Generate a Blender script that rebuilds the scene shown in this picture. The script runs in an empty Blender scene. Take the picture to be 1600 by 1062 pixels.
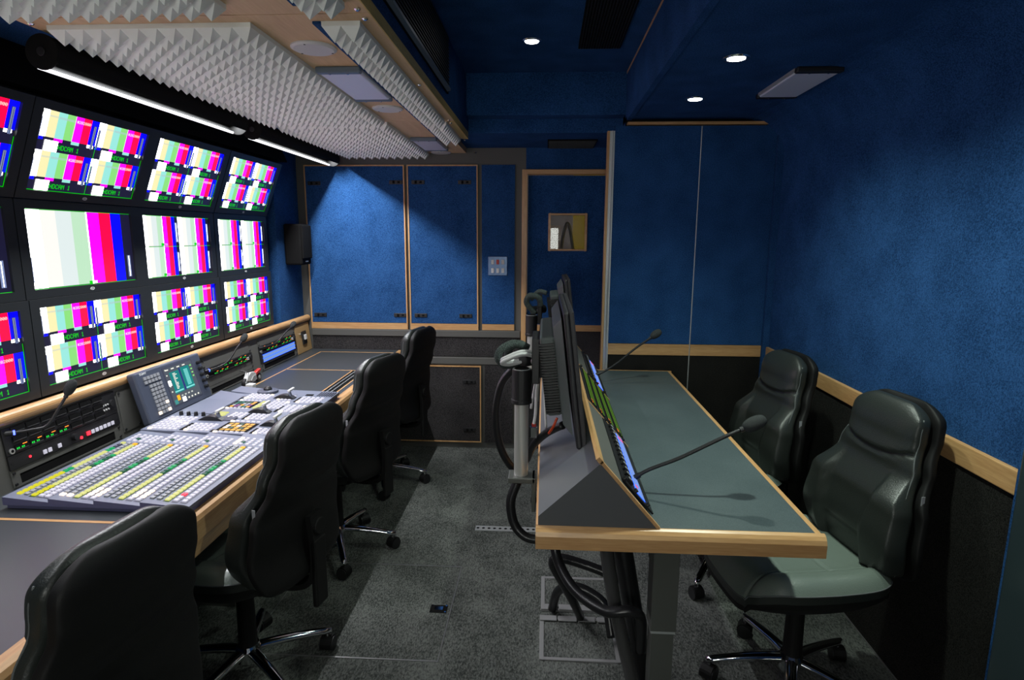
import bpy, bmesh, math, random
from mathutils import Vector, Matrix, Euler
random.seed(7)
S = bpy.context.scene
COL = S.collection
PI = math.pi

# ------------------------------------------------------------------ camera
cam_data = bpy.data.cameras.new('camera')
cam = bpy.data.objects.new('camera', cam_data)
COL.objects.link(cam)
yaw, pit, rol, f = -0.05485, -0.171895, 0.005473, 921.8
cy, sy, cp, sp, cr, sr = math.cos(yaw), math.sin(yaw), math.cos(pit), math.sin(pit), math.cos(rol), math.sin(rol)
fw = Vector((sy*cp, cy*cp, sp)); r0 = Vector((cy, -sy, 0)); u0 = r0.cross(fw)
rr = cr*r0 + sr*u0; uu = -sr*r0 + cr*u0
cam.matrix_world = Matrix(((rr.x, uu.x, -fw.x, 0), (rr.y, uu.y, -fw.y, 0), (rr.z, uu.z, -fw.z, 1.5), (0, 0, 0, 1)))
cam_data.sensor_fit = 'HORIZONTAL'; cam_data.sensor_width = 36; cam_data.lens = 36*f/1600
cam_data.clip_start = 0.02
S.camera = cam

# ------------------------------------------------------------------ world, lights, exposure
w = bpy.data.worlds.new('world'); S.world = w; w.use_nodes = True
w.node_tree.nodes['Background'].inputs[0].default_value = (0.35, 0.45, 0.6, 1)
w.node_tree.nodes['Background'].inputs[1].default_value = 0.0
S.view_settings.view_transform = 'Standard'; S.view_settings.look = 'None'
S.view_settings.exposure = 0.3; S.view_settings.gamma = 1.0; S.view_settings.use_curve_mapping = False

def spot(name, loc, energy, size=150, blend=0.5, color=(0.86, 1.0, 0.88), rad=0.03, aim=(0, 0, -1)):
    l = bpy.data.lights.new(name, 'SPOT'); l.energy = energy; l.spot_size = math.radians(size)
    l.spot_blend = blend; l.color = color; l.shadow_soft_size = rad
    o = bpy.data.objects.new(name, l); COL.objects.link(o); o.location = loc
    o.rotation_euler = Vector(aim).to_track_quat('-Z', 'Y').to_euler()
    return o
def area(name, loc, sx, sy_, energy, aim, color=(1, 1, 1), spread=180, up='X'):
    l = bpy.data.lights.new(name, 'AREA'); l.shape = 'RECTANGLE'; l.size = sx; l.size_y = sy_
    l.energy = energy; l.color = color; l.spread = math.radians(spread)
    o = bpy.data.objects.new(name, l); COL.objects.link(o); o.location = loc
    z = -Vector(aim).normalized(); yv = Vector((0, 1, 0)); xv = yv.cross(z).normalized(); yv = z.cross(xv)
    m = Matrix((xv, yv, z)).transposed(); o.rotation_euler = m.to_euler()
    return o

REAR_FILL = [(-0.075, -0.35, 2.38), (0.30, -0.75, 2.38)]  # unseen lamps added to brighten surfaces that face the camera
for p in REAR_FILL: spot('downlight_beam', (p[0], p[1], p[2]-0.02), 4, 165, 0.3, (1.0, 0.97, 0.90))
DOWN = [(-0.075, 2.874, 2.38), (-0.075, 1.25, 2.38), (0.66, 2.25, 2.125), (0.67, 2.87, 2.125), (0.65, 1.52, 2.125)]
for i, p in enumerate(DOWN):
    e = (11, 7, 34, 6, 54)[i]
    spot('downlight_beam', (p[0], p[1], p[2]-0.012), e, (96, 96, 135, 72, 140)[i], 1.0)
BARS = [(1.66, 2.70), (2.84, 3.90)]
for a, b in BARS:
    area('light_bar_tube', (-1.386, (a+b)/2, 1.992), 0.010, b-a-0.03, 20.0, (0.27, 0, -1), (0.95, 0.97, 1.0), 180)
area('light_bar_tube', (-1.386, 0.95, 1.992), 0.010, 0.85, 5.0, (0.27, 0, -1), (0.95, 0.97, 1.0), 180)

# ------------------------------------------------------------------ materials
MATS = {}
def newmat(name):
    m = bpy.data.materials.new(name); m.use_nodes = True; MATS[name] = m
    return m, m.node_tree.nodes, m.node_tree.links, m.node_tree.nodes['Principled BSDF']
def plain(name, col, rough=0.5, metal=0.0, spec=0.5, bump=0.0, bscale=200, coat=0.0):
    m, N, L, b = newmat(name)
    b.inputs['Base Color'].default_value = (*col, 1); b.inputs['Roughness'].default_value = rough
    b.inputs['Metallic'].default_value = metal; b.inputs['Specular IOR Level'].default_value = spec
    b.inputs['Coat Weight'].default_value = coat
    n = N.new('ShaderNodeTexNoise'); n.inputs['Scale'].default_value = bscale; n.inputs['Detail'].default_value = 3
    tc = N.new('ShaderNodeTexCoord'); L.new(tc.outputs['Object'], n.inputs['Vector'])
    if bump:
        bp = N.new('ShaderNodeBump'); bp.inputs['Strength'].default_value = bump; bp.inputs['Distance'].default_value = 0.002
        L.new(n.outputs['Fac'], bp.inputs['Height']); L.new(bp.outputs['Normal'], b.inputs['Normal'])
    return m
def carpet(name, c1, c2, scale=260, bump=0.9, stretch=(1, 1, 1), rough=0.95, sheen=0.3, big=0.25):
    m, N, L, b = newmat(name)
    tc = N.new('ShaderNodeTexCoord'); mp = N.new('ShaderNodeMapping'); mp.inputs['Scale'].default_value = stretch
    L.new(tc.outputs['Object'], mp.inputs['Vector'])
    n = N.new('ShaderNodeTexNoise'); n.inputs['Scale'].default_value = scale; n.inputs['Detail'].default_value = 4; n.inputs['Roughness'].default_value = 0.75
    L.new(mp.outputs[0], n.inputs['Vector'])
    n2 = N.new('ShaderNodeTexNoise'); n2.inputs['Scale'].default_value = 6; n2.inputs['Detail'].default_value = 3
    L.new(tc.outputs['Object'], n2.inputs['Vector'])
    mx = N.new('ShaderNodeMath'); mx.operation = 'MULTIPLY_ADD'; mx.inputs[1].default_value = big
    L.new(n2.outputs['Fac'], mx.inputs[0]); L.new(n.outputs['Fac'], mx.inputs[2])
    rp = N.new('ShaderNodeValToRGB'); rp.color_ramp.elements[0].position = 0.38+big/2; rp.color_ramp.elements[1].position = 0.62+big/2
    rp.color_ramp.elements[0].color = (*c1, 1); rp.color_ramp.elements[1].color = (*c2, 1)
    L.new(mx.outputs[0], rp.inputs[0]); L.new(rp.outputs[0], b.inputs['Base Color'])
    b.inputs['Roughness'].default_value = rough; b.inputs['Specular IOR Level'].default_value = 0.1
    b.inputs['Sheen Weight'].default_value = sheen
    bp = N.new('ShaderNodeBump'); bp.inputs['Strength'].default_value = bump; bp.inputs['Distance'].default_value = 0.004
    L.new(n.outputs['Fac'], bp.inputs['Height']); L.new(bp.outputs['Normal'], b.inputs['Normal'])
    return m
def wood(name, c1, c2, axis='Y', rough=0.35, scale=9.0):
    m, N, L, b = newmat(name)
    tc = N.new('ShaderNodeTexCoord'); mp = N.new('ShaderNodeMapping')
    st = {'X': (0.08, 1, 1), 'Y': (1, 0.08, 1), 'Z': (1, 1, 0.08)}[axis]
    mp.inputs['Scale'].default_value = [s*scale for s in st]; L.new(tc.outputs['Object'], mp.inputs['Vector'])
    n = N.new('ShaderNodeTexNoise'); n.inputs['Scale'].default_value = 3; n.inputs['Detail'].default_value = 6; n.inputs['Distortion'].default_value = 0.6
    L.new(mp.outputs[0], n.inputs['Vector'])
    n2 = N.new('ShaderNodeTexNoise'); n2.inputs['Scale'].default_value = 26; n2.inputs['Detail'].default_value = 3
    L.new(mp.outputs[0], n2.inputs['Vector'])
    mx = N.new('ShaderNodeMix'); mx.inputs[0].default_value = 0.4; L.new(n.outputs['Fac'], mx.inputs[2]); L.new(n2.outputs['Fac'], mx.inputs[3])
    rp = N.new('ShaderNodeValToRGB'); rp.color_ramp.elements[0].position = 0.35; rp.color_ramp.elements[1].position = 0.65
    rp.color_ramp.elements[0].color = (*c1, 1); rp.color_ramp.elements[1].color = (*c2, 1)
    L.new(mx.outputs[0], rp.inputs[0]); L.new(rp.outputs[0], b.inputs['Base Color'])
    b.inputs['Roughness'].default_value = rough
    return m
def emis(name, col, st=1.0):
    m, N, L, b = newmat(name)
    b.inputs['Base Color'].default_value = (0.01, 0.01, 0.01, 1); b.inputs['Roughness'].default_value = 0.3
    b.inputs['Emission Color'].default_value = (*col, 1); b.inputs['Emission Strength'].default_value = st
    return m

BLUE = carpet('blue_carpet', (0.008, 0.037, 0.115), (0.032, 0.112, 0.300), 230, 1.0, sheen=0.0)
DKC = carpet('charcoal_carpet', (0.006, 0.006, 0.0065), (0.075, 0.070, 0.070), 260, big=0.1, sheen=0.0)
FLOORC = carpet('floor_carpet', (0.035, 0.039, 0.036), (0.165, 0.174, 0.160), 190, 1.0, (1, 0.45, 1), big=0.3, sheen=0.0)
OAK = wood('oak', (0.42, 0.22, 0.085), (0.60, 0.36, 0.16), 'Y')
OAKX = wood('oak_crosswise', (0.42, 0.22, 0.085), (0.60, 0.36, 0.16), 'X')
OAKZ = wood('oak_upright', (0.42, 0.22, 0.085), (0.60, 0.36, 0.16), 'Z')
PLY = wood('ceiling_ply', (0.58, 0.38, 0.20), (0.70, 0.49, 0.28), 'Y', 0.6, 6)
PLYEDGE = wood('ply_edge', (0.45, 0.30, 0.08), (0.62, 0.45, 0.16), 'Y', 0.6, 14)
FOAM = plain('white_foam', (0.87, 0.90, 0.86), 0.9, spec=0.1, bump=0.3, bscale=600)
GREY = plain('grey_laminate', (0.10, 0.10, 0.09), 0.5, bump=0.1, bscale=900)
RAIL = plain('grey_rail', (0.085, 0.084, 0.076), 0.55, bump=0.1, bscale=500)
DESK = carpet('desk_laminate', (0.038, 0.055, 0.058), (0.080, 0.104, 0.108), 480, 0.05, rough=0.42, sheen=0, big=0.2)
DESK.node_tree.nodes['Principled BSDF'].inputs['Specular IOR Level'].default_value = 0.5
DESKL = plain('dark_desk_laminate', (0.040, 0.046, 0.050), 0.38, bump=0.05, bscale=800)
SHELL = plain('console_grey', (0.090, 0.093, 0.098), 0.35, bump=0.05, bscale=700)
BLK = plain('black_plastic', (0.010, 0.010, 0.011), 0.45, bump=0.15, bscale=900)
BLKM = plain('matt_black', (0.006, 0.006, 0.006), 0.85, spec=0.1)
BEZ = plain('bezel_plastic', (0.016, 0.019, 0.021), 0.45, bump=0.1, bscale=900)
MONP = plain('desk_monitor_plastic', (0.022, 0.021, 0.024), 0.4, bump=0.3, bscale=1200)
MONB = plain('monitor_back_plastic', (0.10, 0.12, 0.115), 0.5, bump=0.3, bscale=900)
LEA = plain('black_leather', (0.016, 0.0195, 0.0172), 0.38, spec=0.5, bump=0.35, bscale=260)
LEAG = plain('lit_seat_leather', (0.125, 0.155, 0.133), 0.34, spec=0.8, bump=0.3, bscale=260)  # same leather as the backs, paler: downlight on the seat put into the colour
STITCH = plain('stitching', (0.09, 0.10, 0.10), 0.7)
PLS = plain('chair_plastic', (0.003, 0.003, 0.003), 0.6, spec=0.3, bump=0.25, bscale=700)
CHR = plain('chrome', (0.75, 0.76, 0.78), 0.08, 1.0)
STL = plain('brushed_steel', (0.58, 0.58, 0.54), 0.35, 0.6, bump=0.1, bscale=150)
ALU = plain('aluminium', (0.50, 0.52, 0.52), 0.45, 0.6)
LEGP = plain('grey_leg_paint', (0.10, 0.105, 0.095), 0.4, 0.3)
WHT = plain('white_plastic', (0.62, 0.62, 0.60), 0.45)
LAMPW = plain('lamp_diffuser', (0.70, 0.72, 0.82), 0.35)
LAMPE = plain('lamp_end_grey', (0.12, 0.16, 0.20), 0.4)
MIXB = plain('mixer_body', (0.15, 0.168, 0.225), 0.42, bump=0.05, bscale=600)
MIXD = plain('mixer_trench', (0.05, 0.055, 0.085), 0.5)
MIXS = plain('mixer_side', (0.10, 0.10, 0.20), 0.45)
CTL = plain('control_panel_body', (0.060, 0.072, 0.105), 0.42, bump=0.05, bscale=600)
KEYG = plain('grey_key', (0.28, 0.29, 0.31), 0.5)
KEYW = emis('white_backlit_key', (0.85, 0.82, 1.0), 0.344); KEYW.node_tree.nodes['Principled BSDF'].inputs['Base Color'].default_value = (0.32, 0.32, 0.35, 1)
KEYH = emis('warm_white_lit_key', (1.0, 0.80, 0.62), 1.5)
KEYY = emis('yellow_lit_key', (0.80, 0.75, 0.02), 0.738)
KEYP = emis('pale_yellow_lit_key', (0.90, 0.92, 0.30), 0.656)
KEYGR = emis('green_lit_key', (0.0, 0.55, 0.16), 0.574)
KEYDG = emis('dark_green_key', (0.0, 0.16, 0.07), 0.5)
KEYO = emis('orange_lit_key', (1.0, 0.42, 0.01), 1.1)
KEYR = emis('red_lit_key', (1.0, 0.02, 0.04), 2.0)
KEYP2 = emis('pink_lit_key', (0.8, 0.08, 0.25), 0.9)
LIME = emis('lime_light', (0.05, 0.16, 0.0), 0.328)
METO = emis('meter_orange', (0.9, 0.25, 0.02), 0.5)
METR = emis('meter_green', (0.12, 0.30, 0.01), 0.369)
LEDG = emis('green_display', (0.0, 0.75, 0.05), 0.9)
LEDO = emis('orange_led', (1.0, 0.22, 0.02), 1.8)
LEDB = emis('blue_led', (0.05, 0.08, 1.0), 6.0)
BLUL = emis('blue_lit_panel', (0.02, 0.10, 1.0), 2.0)
BLUP = emis('pale_blue_lit_panel', (0.22, 0.36, 0.75), 0.70)
TUBE = emis('light_tube', (0.92, 0.92, 1.0), 1.5)
DLE = emis('downlight_lens', (1.0, 1.0, 0.95), 14.0)
TEAL = emis('teal_display', (0.0, 0.28, 0.27), 0.656)
DISP = emis('grey_display', (0.10, 0.12, 0.15), 0.656)
CYAN = emis('cyan_display', (0.25, 0.85, 0.80), 0.738)
LOGO = plain('logo_silver', (0.80, 0.82, 0.82), 0.4, 0.0)
DUCT = plain('glossy_duct', (0.045, 0.045, 0.045), 0.22)
DKW = carpet('black_wall_carpet', (0.004, 0.004, 0.004), (0.030, 0.029, 0.026), 300, big=0.1, sheen=0.0)
RED = plain('red_plastic', (0.45, 0.02, 0.015), 0.4)
ORC = plain('orange_red_cable', (0.6, 0.06, 0.01), 0.5)
CABW = plain('white_cable', (0.65, 0.65, 0.65), 0.5)
HOSE = plain('black_hose', (0.010, 0.010, 0.011), 0.3, bump=0.3, bscale=80)
BRAID = carpet('braided_sleeve', (0.01, 0.012, 0.012), (0.16, 0.2, 0.19), 420, 1.0, big=0.0, sheen=0)
FOAMB = carpet('mic_foam', (0.03, 0.034, 0.034), (0.075, 0.08, 0.08), 700, 1.0, big=0.0, sheen=0)
FRMG = plain('floor_box_frame', (0.22, 0.22, 0.22), 0.5)
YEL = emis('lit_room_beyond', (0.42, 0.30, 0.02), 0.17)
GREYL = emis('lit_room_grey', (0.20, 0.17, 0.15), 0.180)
# screens
SC = {
 'W': emis('screen_white', (1, 1, 1), 6.0), 'w': emis('screen_offwhite', (0.93, 0.92, 0.80), 0.902),
 'y': emis('screen_pale_yellow', (0.82, 0.76, 0.40), 0.984), 'c': emis('screen_pale_cyan', (0.32, 0.80, 0.72), 0.861),
 'g': emis('screen_pale_green', (0.26, 0.74, 0.20), 0.861), 'm': emis('screen_magenta', (1.0, 0.0, 0.95), 1.6),
 'r': emis('screen_red', (1.0, 0.0, 0.03), 2.0), 'b': emis('screen_blue', (0.0, 0.0, 1.0), 1.7),
 'k': emis('screen_black', (0.010, 0.009, 0.035), 0.820), 'G': emis('screen_green_text', (0.0, 0.75, 0.0), 0.820),
 'e': emis('screen_eggshell', (0.90, 0.89, 0.84), 0.902), 'i': emis('screen_ice', (0.74, 0.83, 0.82), 0.861),
 'n': emis('screen_mint', (0.55, 0.83, 0.58), 0.820), 'L': emis('screen_meter', (0.22, 0.28, 0.50), 0.820),
 't': emis('screen_thin_text', (0.62, 0.66, 0.60), 0.820), 'd': emis('screen_text_shade', (0.48, 0.66, 0.66), 0.738),
}

# ------------------------------------------------------------------ mesh builder
class MB:
    def __init__(s, T=None):
        s.v = []; s.f = []; s.m = []; s.mats = []; s.T = T
    def mi(s, m):
        if m not in s.mats: s.mats.append(m)
        return s.mats.index(m)
    def add(s, vs, fs, m):
        b = len(s.v); k = s.mi(m)
        for p in vs:
            s.v.append(tuple(s.T(*p)) if s.T else tuple(p))
        for q in fs: s.f.append(tuple(b+i for i in q)); s.m.append(k)
        return s
    def quad(s, a, b, c, d, m): return s.add([a, b, c, d], [(0, 1, 2, 3)], m)
    def box(s, x0, x1, y0, y1, z0, z1, m):
        vs = [(x, y, z) for x in (x0, x1) for y in (y0, y1) for z in (z0, z1)]
        return s.add(vs, [(0, 1, 3, 2), (4, 6, 7, 5), (0, 4, 5, 1), (2, 3, 7, 6), (0, 2, 6, 4), (1, 5, 7, 3)], m)
    def obox(s, c, R, sx, sy, sz, m):
        vs = []
        for x in (-sx/2, sx/2):
            for y in (-sy/2, sy/2):
                for z in (-sz/2, sz/2): vs.append(tuple(Vector(c) + R @ Vector((x, y, z))))
        return s.add(vs, [(0, 1, 3, 2), (4, 6, 7, 5), (0, 4, 5, 1), (2, 3, 7, 6), (0, 2, 6, 4), (1, 5, 7, 3)], m)
    def prism(s, pts, a, b, m, axis='y', mends=None):
        n = len(pts)
        def P(p, t): return {'y': (p[0], t, p[1]), 'x': (t, p[0], p[1]), 'z': (p[0], p[1], t)}[axis]
        vs = [P(p, a) for p in pts] + [P(p, b) for p in pts]
        s.add(vs, [(i, (i+1) % n, n+(i+1) % n, n+i) for i in range(n)], m)
        s.add(vs, [tuple(range(n)), tuple(range(2*n-1, n-1, -1))], mends or m)
        return s
    def tube(s, pts, r, m, n=10, caps=True):
        pts = [Vector(p) for p in pts]; k = len(pts)
        rs = r if isinstance(r, (list, tuple)) else [r]*k
        rings = []; ref = None
        for i, p in enumerate(pts):
            d = (pts[min(i+1, k-1)] - pts[max(i-1, 0)]).normalized()
            if ref is None: ref = Vector((0, 0, 1)) if abs(d.z) < 0.9 else Vector((1, 0, 0))
            x = (ref - d*ref.dot(d)).normalized(); y = d.cross(x); ref = x
            rings.append([tuple(p + rs[i]*(math.cos(2*PI*j/n)*x + math.sin(2*PI*j/n)*y)) for j in range(n)])
        vs = [q for R in rings for q in R]
        fs = [(i*n+j, i*n+(j+1) % n, (i+1)*n+(j+1) % n, (i+1)*n+j) for i in range(k-1) for j in range(n)]
        if caps: fs += [tuple(range(n-1, -1, -1)), tuple(range((k-1)*n, k*n))]
        return s.add(vs, fs, m)
    def cyl(s, a, b, r, m, n=20, r2=None): return s.tube([a, b], [r, r if r2 is None else r2], m, n)
    def lathe(s, base, axis, prof, m, n=24):
        b = Vector(base); d = Vector(axis).normalized()
        return s.tube([b + d*h for h, r in prof], [max(r, 1e-4) for h, r in prof], m, n) if abs(d.z) >= 0 else s
    def build(s, name, parent=None, smooth=False, bevel=0.0, world=True, seg=2, sub=0):
        me = bpy.data.meshes.new(name)
        if parent is not None and world: o0 = Vector(parent_loc(parent))
        elif parent is None and s.v:
            xs = [p[0] for p in s.v]; ys = [p[1] for p in s.v]; zs = [p[2] for p in s.v]
            o0 = Vector(((min(xs)+max(xs))/2, (min(ys)+max(ys))/2, min(zs)))
        else: o0 = Vector((0, 0, 0))
        me.from_pydata([tuple(Vector(p) - o0) for p in s.v], [], s.f)
        for m in s.mats: me.materials.append(m)
        me.polygons.foreach_set('material_index', s.m)
        bm = bmesh.new(); bm.from_mesh(me); bmesh.ops.remove_doubles(bm, verts=bm.verts, dist=1e-6)
        bmesh.ops.recalc_face_normals(bm, faces=bm.faces); bm.to_mesh(me); bm.free()
        if smooth: me.polygons.foreach_set('use_smooth', [True]*len(me.polygons))
        o = bpy.data.objects.new(name, me); COL.objects.link(o)
        if parent is not None: o.parent = parent
        else: o.location = o0
        if bevel:
            b = o.modifiers.new('bevel', 'BEVEL'); b.width = bevel; b.segments = seg; b.limit_method = 'ANGLE'; b.angle_limit = math.radians(40)
        if sub:
            q = o.modifiers.new('subsurf', 'SUBSURF'); q.levels = sub; q.render_levels = sub
        return o
def parent_loc(o):
    p = Vector((0, 0, 0))
    while o is not None: p += Vector(o.location); o = o.parent
    return p
def tag(o, label, cat, group=None, kind=None):
    o['label'] = label; o['category'] = cat
    if group: o['group'] = group
    if kind: o['kind'] = kind
    return o
def thing(name, label, cat, loc=(0, 0, 0), rz=0, group=None):
    o = bpy.data.objects.new(name, None); COL.objects.link(o); o.location = loc; o.rotation_euler = (0, 0, rz)
    o.empty_display_size = 0.05
    return tag(o, label, cat, group)
def struct(o): o['kind'] = 'structure'; return o
def bez(p, n=14):
    P = [Vector(q) for q in p]; out = []
    ext = [P[0]*2-P[1]] + P + [P[-1]*2-P[-2]]
    for i in range(1, len(ext)-2):
        a, b, c, d = ext[i-1:i+3]
        for k in range(n):
            t = k/n; out.append(0.5*((2*b) + (c-a)*t + (2*a-5*b+4*c-d)*t*t + (3*b-a-3*c+d)*t**3))
    out.append(P[-1]); return out
def copy_tree(o, parent=None):
    c = o.copy(); COL.objects.link(c); c.parent = parent
    for ch in list(o.children): copy_tree(ch, c)
    return c

FONT = {'H': '10001100011000111111100011000110001', 'D': '11110100011000110001100011000111110',
 'C': '01110100011000010000100001000101110', 'A': '01110100011000111111100011000110001',
 'M': '10001110111010110101100011000110001', '1': '00100011000010000100001000010001110',
 '#': '01010010101111101010111110101001010', '2': '01110100010000100010001000100011111',
 '0': '01110100011001110101110011000101110', 'S': '01111100001000001110000010000111110',
 'O': '01110100011000110001100011000101110', 'N': '10001110011010110011100011000110001',
 'Y': '10001100010101000100001000010000100', 'T': '11111001000010000100001000010000100',
 'X': '10001100010101000100010101000110001', ' ': '0'*35}
def pixtext(put, text, u, v, h, wch=None):
    """put(u0,v0,u1,v1) for every run of lit pixels; (u,v) = lower left"""
    px = h/7; pw = (wch/6) if wch else px
    for ch in text:
        g = FONT.get(ch, FONT[' '])
        g = g.ljust(35, '0')
        for r in range(7):
            c = 0
            while c < 5:
                if g[r*5+c] == '1':
                    e = c
                    while e < 5 and g[r*5+e] == '1': e += 1
                    put(u+c*pw, v+(6-r)*px, u+e*pw, v+(7-r)*px); c = e
                else: c += 1
        u += 6*pw

# ------------------------------------------------------------------ the room
XL, XR, YB, YF = -1.80, 1.24, 4.06, -1.3
ZC, ZR = 2.38, 2.125
struct(MB().box(-1.85, 1.4, YF-0.1, YB+0.1, -0.06, 0, FLOORC).build('floor'))
# back wall: dark frame with a door opening at x -0.135..0.42
wb = MB()
wb.box(-1.85, -0.135, YB, YB+0.08, 0, 2.45, RAIL)
wb.box(0.425, 1.4, YB, YB+0.08, 0, 2.45, BLUE); wb.box(-0.135, 0.425, YB, YB+0.08, 1.925, 2.45, BLUE)
struct(wb.build('wall_back'))
struct(MB().box(-1.85, 1.4, YF-0.08, YF, 0, 2.45, BLUE).build('wall_front'))
# added fill light: glowing panel framed like a window, unseen behind the camera
fill_panel = bpy.data.objects.new('window_1', None); COL.objects.link(fill_panel); fill_panel.location = (-0.25, YF, 0.95); struct(fill_panel)
m = MB()
for a in ((-0.74, -0.70, 0.91, 1.69), (0.20, 0.24, 0.91, 1.69), (-0.70, 0.20, 0.91, 0.95), (-0.70, 0.20, 1.65, 1.69)): m.box(a[0], a[1], YF-0.01, YF+0.03, a[2], a[3], OAKX)
m.build('window_frame', fill_panel)  # surround of the added fill panel
MB().box(-0.70, 0.20, YF, YF+0.008, 0.95, 1.65, emis('daylit_blind', (0.97, 1.0, 0.93), 6.5)).build('lit_blind', fill_panel)
lw = MB(); lw.box(-1.86, XL, YF, YB, 0, 2.45, BLUE)
struct(lw.build('wall_left'))
# return of the left wall between the monitors and the corner
struct(MB().box(XL, -1.70, 3.70, YB, 0.92, 2.12, BLUE).build('wall_left_return'))
# right wall with a coved top
pts = [(XR, 0.0), (XR, 1.90)] + [(XR-0.20+0.20*math.cos(a), 1.92+0.205*math.sin(a)) for a in [PI/2*i/8 for i in range(9)]] + [(XR+0.1, 2.2), (XR+0.1, 0)]
rw = MB()
rw.prism(pts, YF, 3.42, BLUE)
struct(rw.build('wall_right', smooth=False))
rwl = MB(); rwl.box(XR-0.006, XR+0.01, YF, 3.34, 0.0, 0.85, DKW)
struct(rwl.build('wall_right_lower_carpet'))
struct(MB().box(XR-0.014, XR+0.01, YF, 3.33, 0.845, 0.912, OAK).build('trim_1', bevel=0.003))
# ceilings
cc = MB(); cc.box(-0.47, 0.45, YF, 3.42, ZC, ZC+0.06, BLUE); struct(cc.build('ceiling'))
struct(MB().box(0.45, XR+0.1, YF, 3.42, ZR, 2.45, BLUE).build('ceiling_right_soffit'))
struct(MB().box(-0.447, 0.46, 3.39, 3.50, 2.16, 2.44, BLUE).build('ceiling_step_upper', bevel=0.006))
struct(MB().box(-0.60, 0.50, 3.50, YB+0.02, 2.085, 2.44, BLUE).build('ceiling_step_lower', bevel=0.006))
struct(MB().box(0.425, 0.45, YF, 3.50, ZR-0.004, ZC+0.01, BLUE).build('ceiling_beam_side'))
struct(MB().box(0.423, 0.437, YF, 3.39, ZC-0.012, ZC+0.002, OAK).build('trim_2'))
struct(MB().box(-1.85, -0.475, YF, YB, 2.09, 2.12, BLUE).build('ceiling_left_soffit'))
struct(MB().box(-0.475, -0.447, YF, 3.48, 2.085, 2.42, BLUE).build('ceiling_left_side'))
# black cowl above the monitors
struct(MB().prism([(-1.60, 1.95), (-1.66, 2.09), (-1.76, 2.09), (-1.76, 1.95)], 0.6, 3.70, BLKM).build('trim_3'))

# --- back wall panels
def wall_panel(name, label, x0, x1, z0, z1, face, strip=None, latches=(), edge=OAKZ, handle_w=0.088):
    t = thing(name, label, 'wall panel', ((x0+x1)/2, YB, z0))
    MB().box(x0+0.008, x1-0.008, YB-0.016, YB-0.001, (strip or z0)+0.002, z1-0.008, face).build('carpet_face', t)
    e = MB(); ew = 0.008
    e.box(x0, x0+ew, YB-0.02, YB, z0, z1, edge); e.box(x1-ew, x1, YB-0.02, YB, z0, z1, edge)
    e.box(x0+ew, x1-ew, YB-0.02, YB, z1-ew, z1, edge)
    if not strip: e.box(x0+ew, x1-ew, YB-0.02, YB, z0, z0+ew, edge)
    e.build('oak_edging', t)
    if strip: MB().box(x0+0.008, x1-0.008, YB-0.02, YB-0.001, z0, strip, OAKX).build('oak_strip', t)
    for lx, lz in latches:
        g = MB(); g.box(lx-handle_w/2, lx+handle_w/2, YB-0.022, YB-0.014, lz-0.013, lz+0.013, BLK)
        g.box(lx-handle_w*0.25, lx-handle_w*0.1, YB-0.028, YB-0.02, lz-0.009, lz+0.009, BLKM)
        g.box(lx+handle_w*0.12, lx+handle_w*0.3, YB-0.024, YB-0.02, lz-0.006, lz+0.006, BLKM)
        g.build('latch', t, bevel=0.004)
    return t
wall_panel('wall_panel', 'wide blue carpeted removable panel in the back wall, with a lit patch and oak strip below', -1.640, -0.953, 0.862, 1.975, BLUE, 0.905,
           [(-1.572, 0.958), (-1.005, 0.962), (-1.572, 1.855), (-1.01, 1.862)])
wall_panel('wall_panel', 'narrower blue carpeted removable panel between the wide panel and the switch panel', -0.935, -0.457, 0.862, 1.975, BLUE, 0.905,
           [(-0.86, 0.962), (-0.545, 0.962), (-0.86, 1.862), (-0.545, 1.862)])
t = thing('wall_panel', 'slim blue carpeted panel holding the metal switch plate beside the door', 'wall panel', (-0.32, YB, 0.862))
MB().box(-0.431, -0.208, YB-0.012, YB-0.001, 0.907, 1.975, BLUE).build('carpet_face', t)
MB().box(-0.431, -0.208, YB-0.014, YB-0.001, 0.864, 0.905, OAKX).build('oak_strip', t)
struct(MB().box(-1.64, -0.165, YB-0.01, YB, 0.675, 0.81, DKC).build('wall_back_dado_carpet'))
wall_panel('wall_panel', 'dark carpeted low cupboard front with thin oak edging under the back wall ledge', -1.640, -0.440, 0.045, 0.607, DKC, None,
           [(-0.525, 0.492), (-0.525, 0.140)])  # a cupboard front, named like the wall panels
tag(MB().box(-0.415, -0.215, YB-0.014, YB-0.001, 0.045, 0.615, DKC).build('wall_panel'), 'plain narrow dark carpeted panel between the oak edged one and the door frame', 'wall panel')  # narrow piece of the low cupboard fronts, also named wall panel
struct(MB().box(-1.64, -0.165, YB-0.022, YB, 0.812, 0.860, RAIL).build('trim_4', bevel=0.004))
struct(MB().box(-1.64, -0.165, YB-0.018, YB, 0.617, 0.668, RAIL).build('trim_5', bevel=0.004))
# switch plate
t = thing('switch_plate', 'polished square switch plate with one red and five white rockers, left of the door', 'switch', (-0.322, YB-0.012, 1.243))
MB().box(-0.388, -0.257, YB-0.017, YB-0.011, 1.243, 1.373, plain('switch_plate_metal', (0.10, 0.16, 0.28), 0.3, 0.4)).build('plate', t, bevel=0.003)  # bluish reflections on the polished plate put into its base colour
for i in range(3):
    for j in range(2):
        xx = -0.357+0.035*i; zz = 1.277+0.058*j
        o = MB().box(xx-0.0095, xx+0.0095, YB-0.024, YB-0.016, zz-0.016, zz+0.016, RED if (i == 1 and j == 1) else WHT).build('rocker', t, bevel=0.002)
        if i == 1 and j == 1: o['label'] = 'red rocker'

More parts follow.
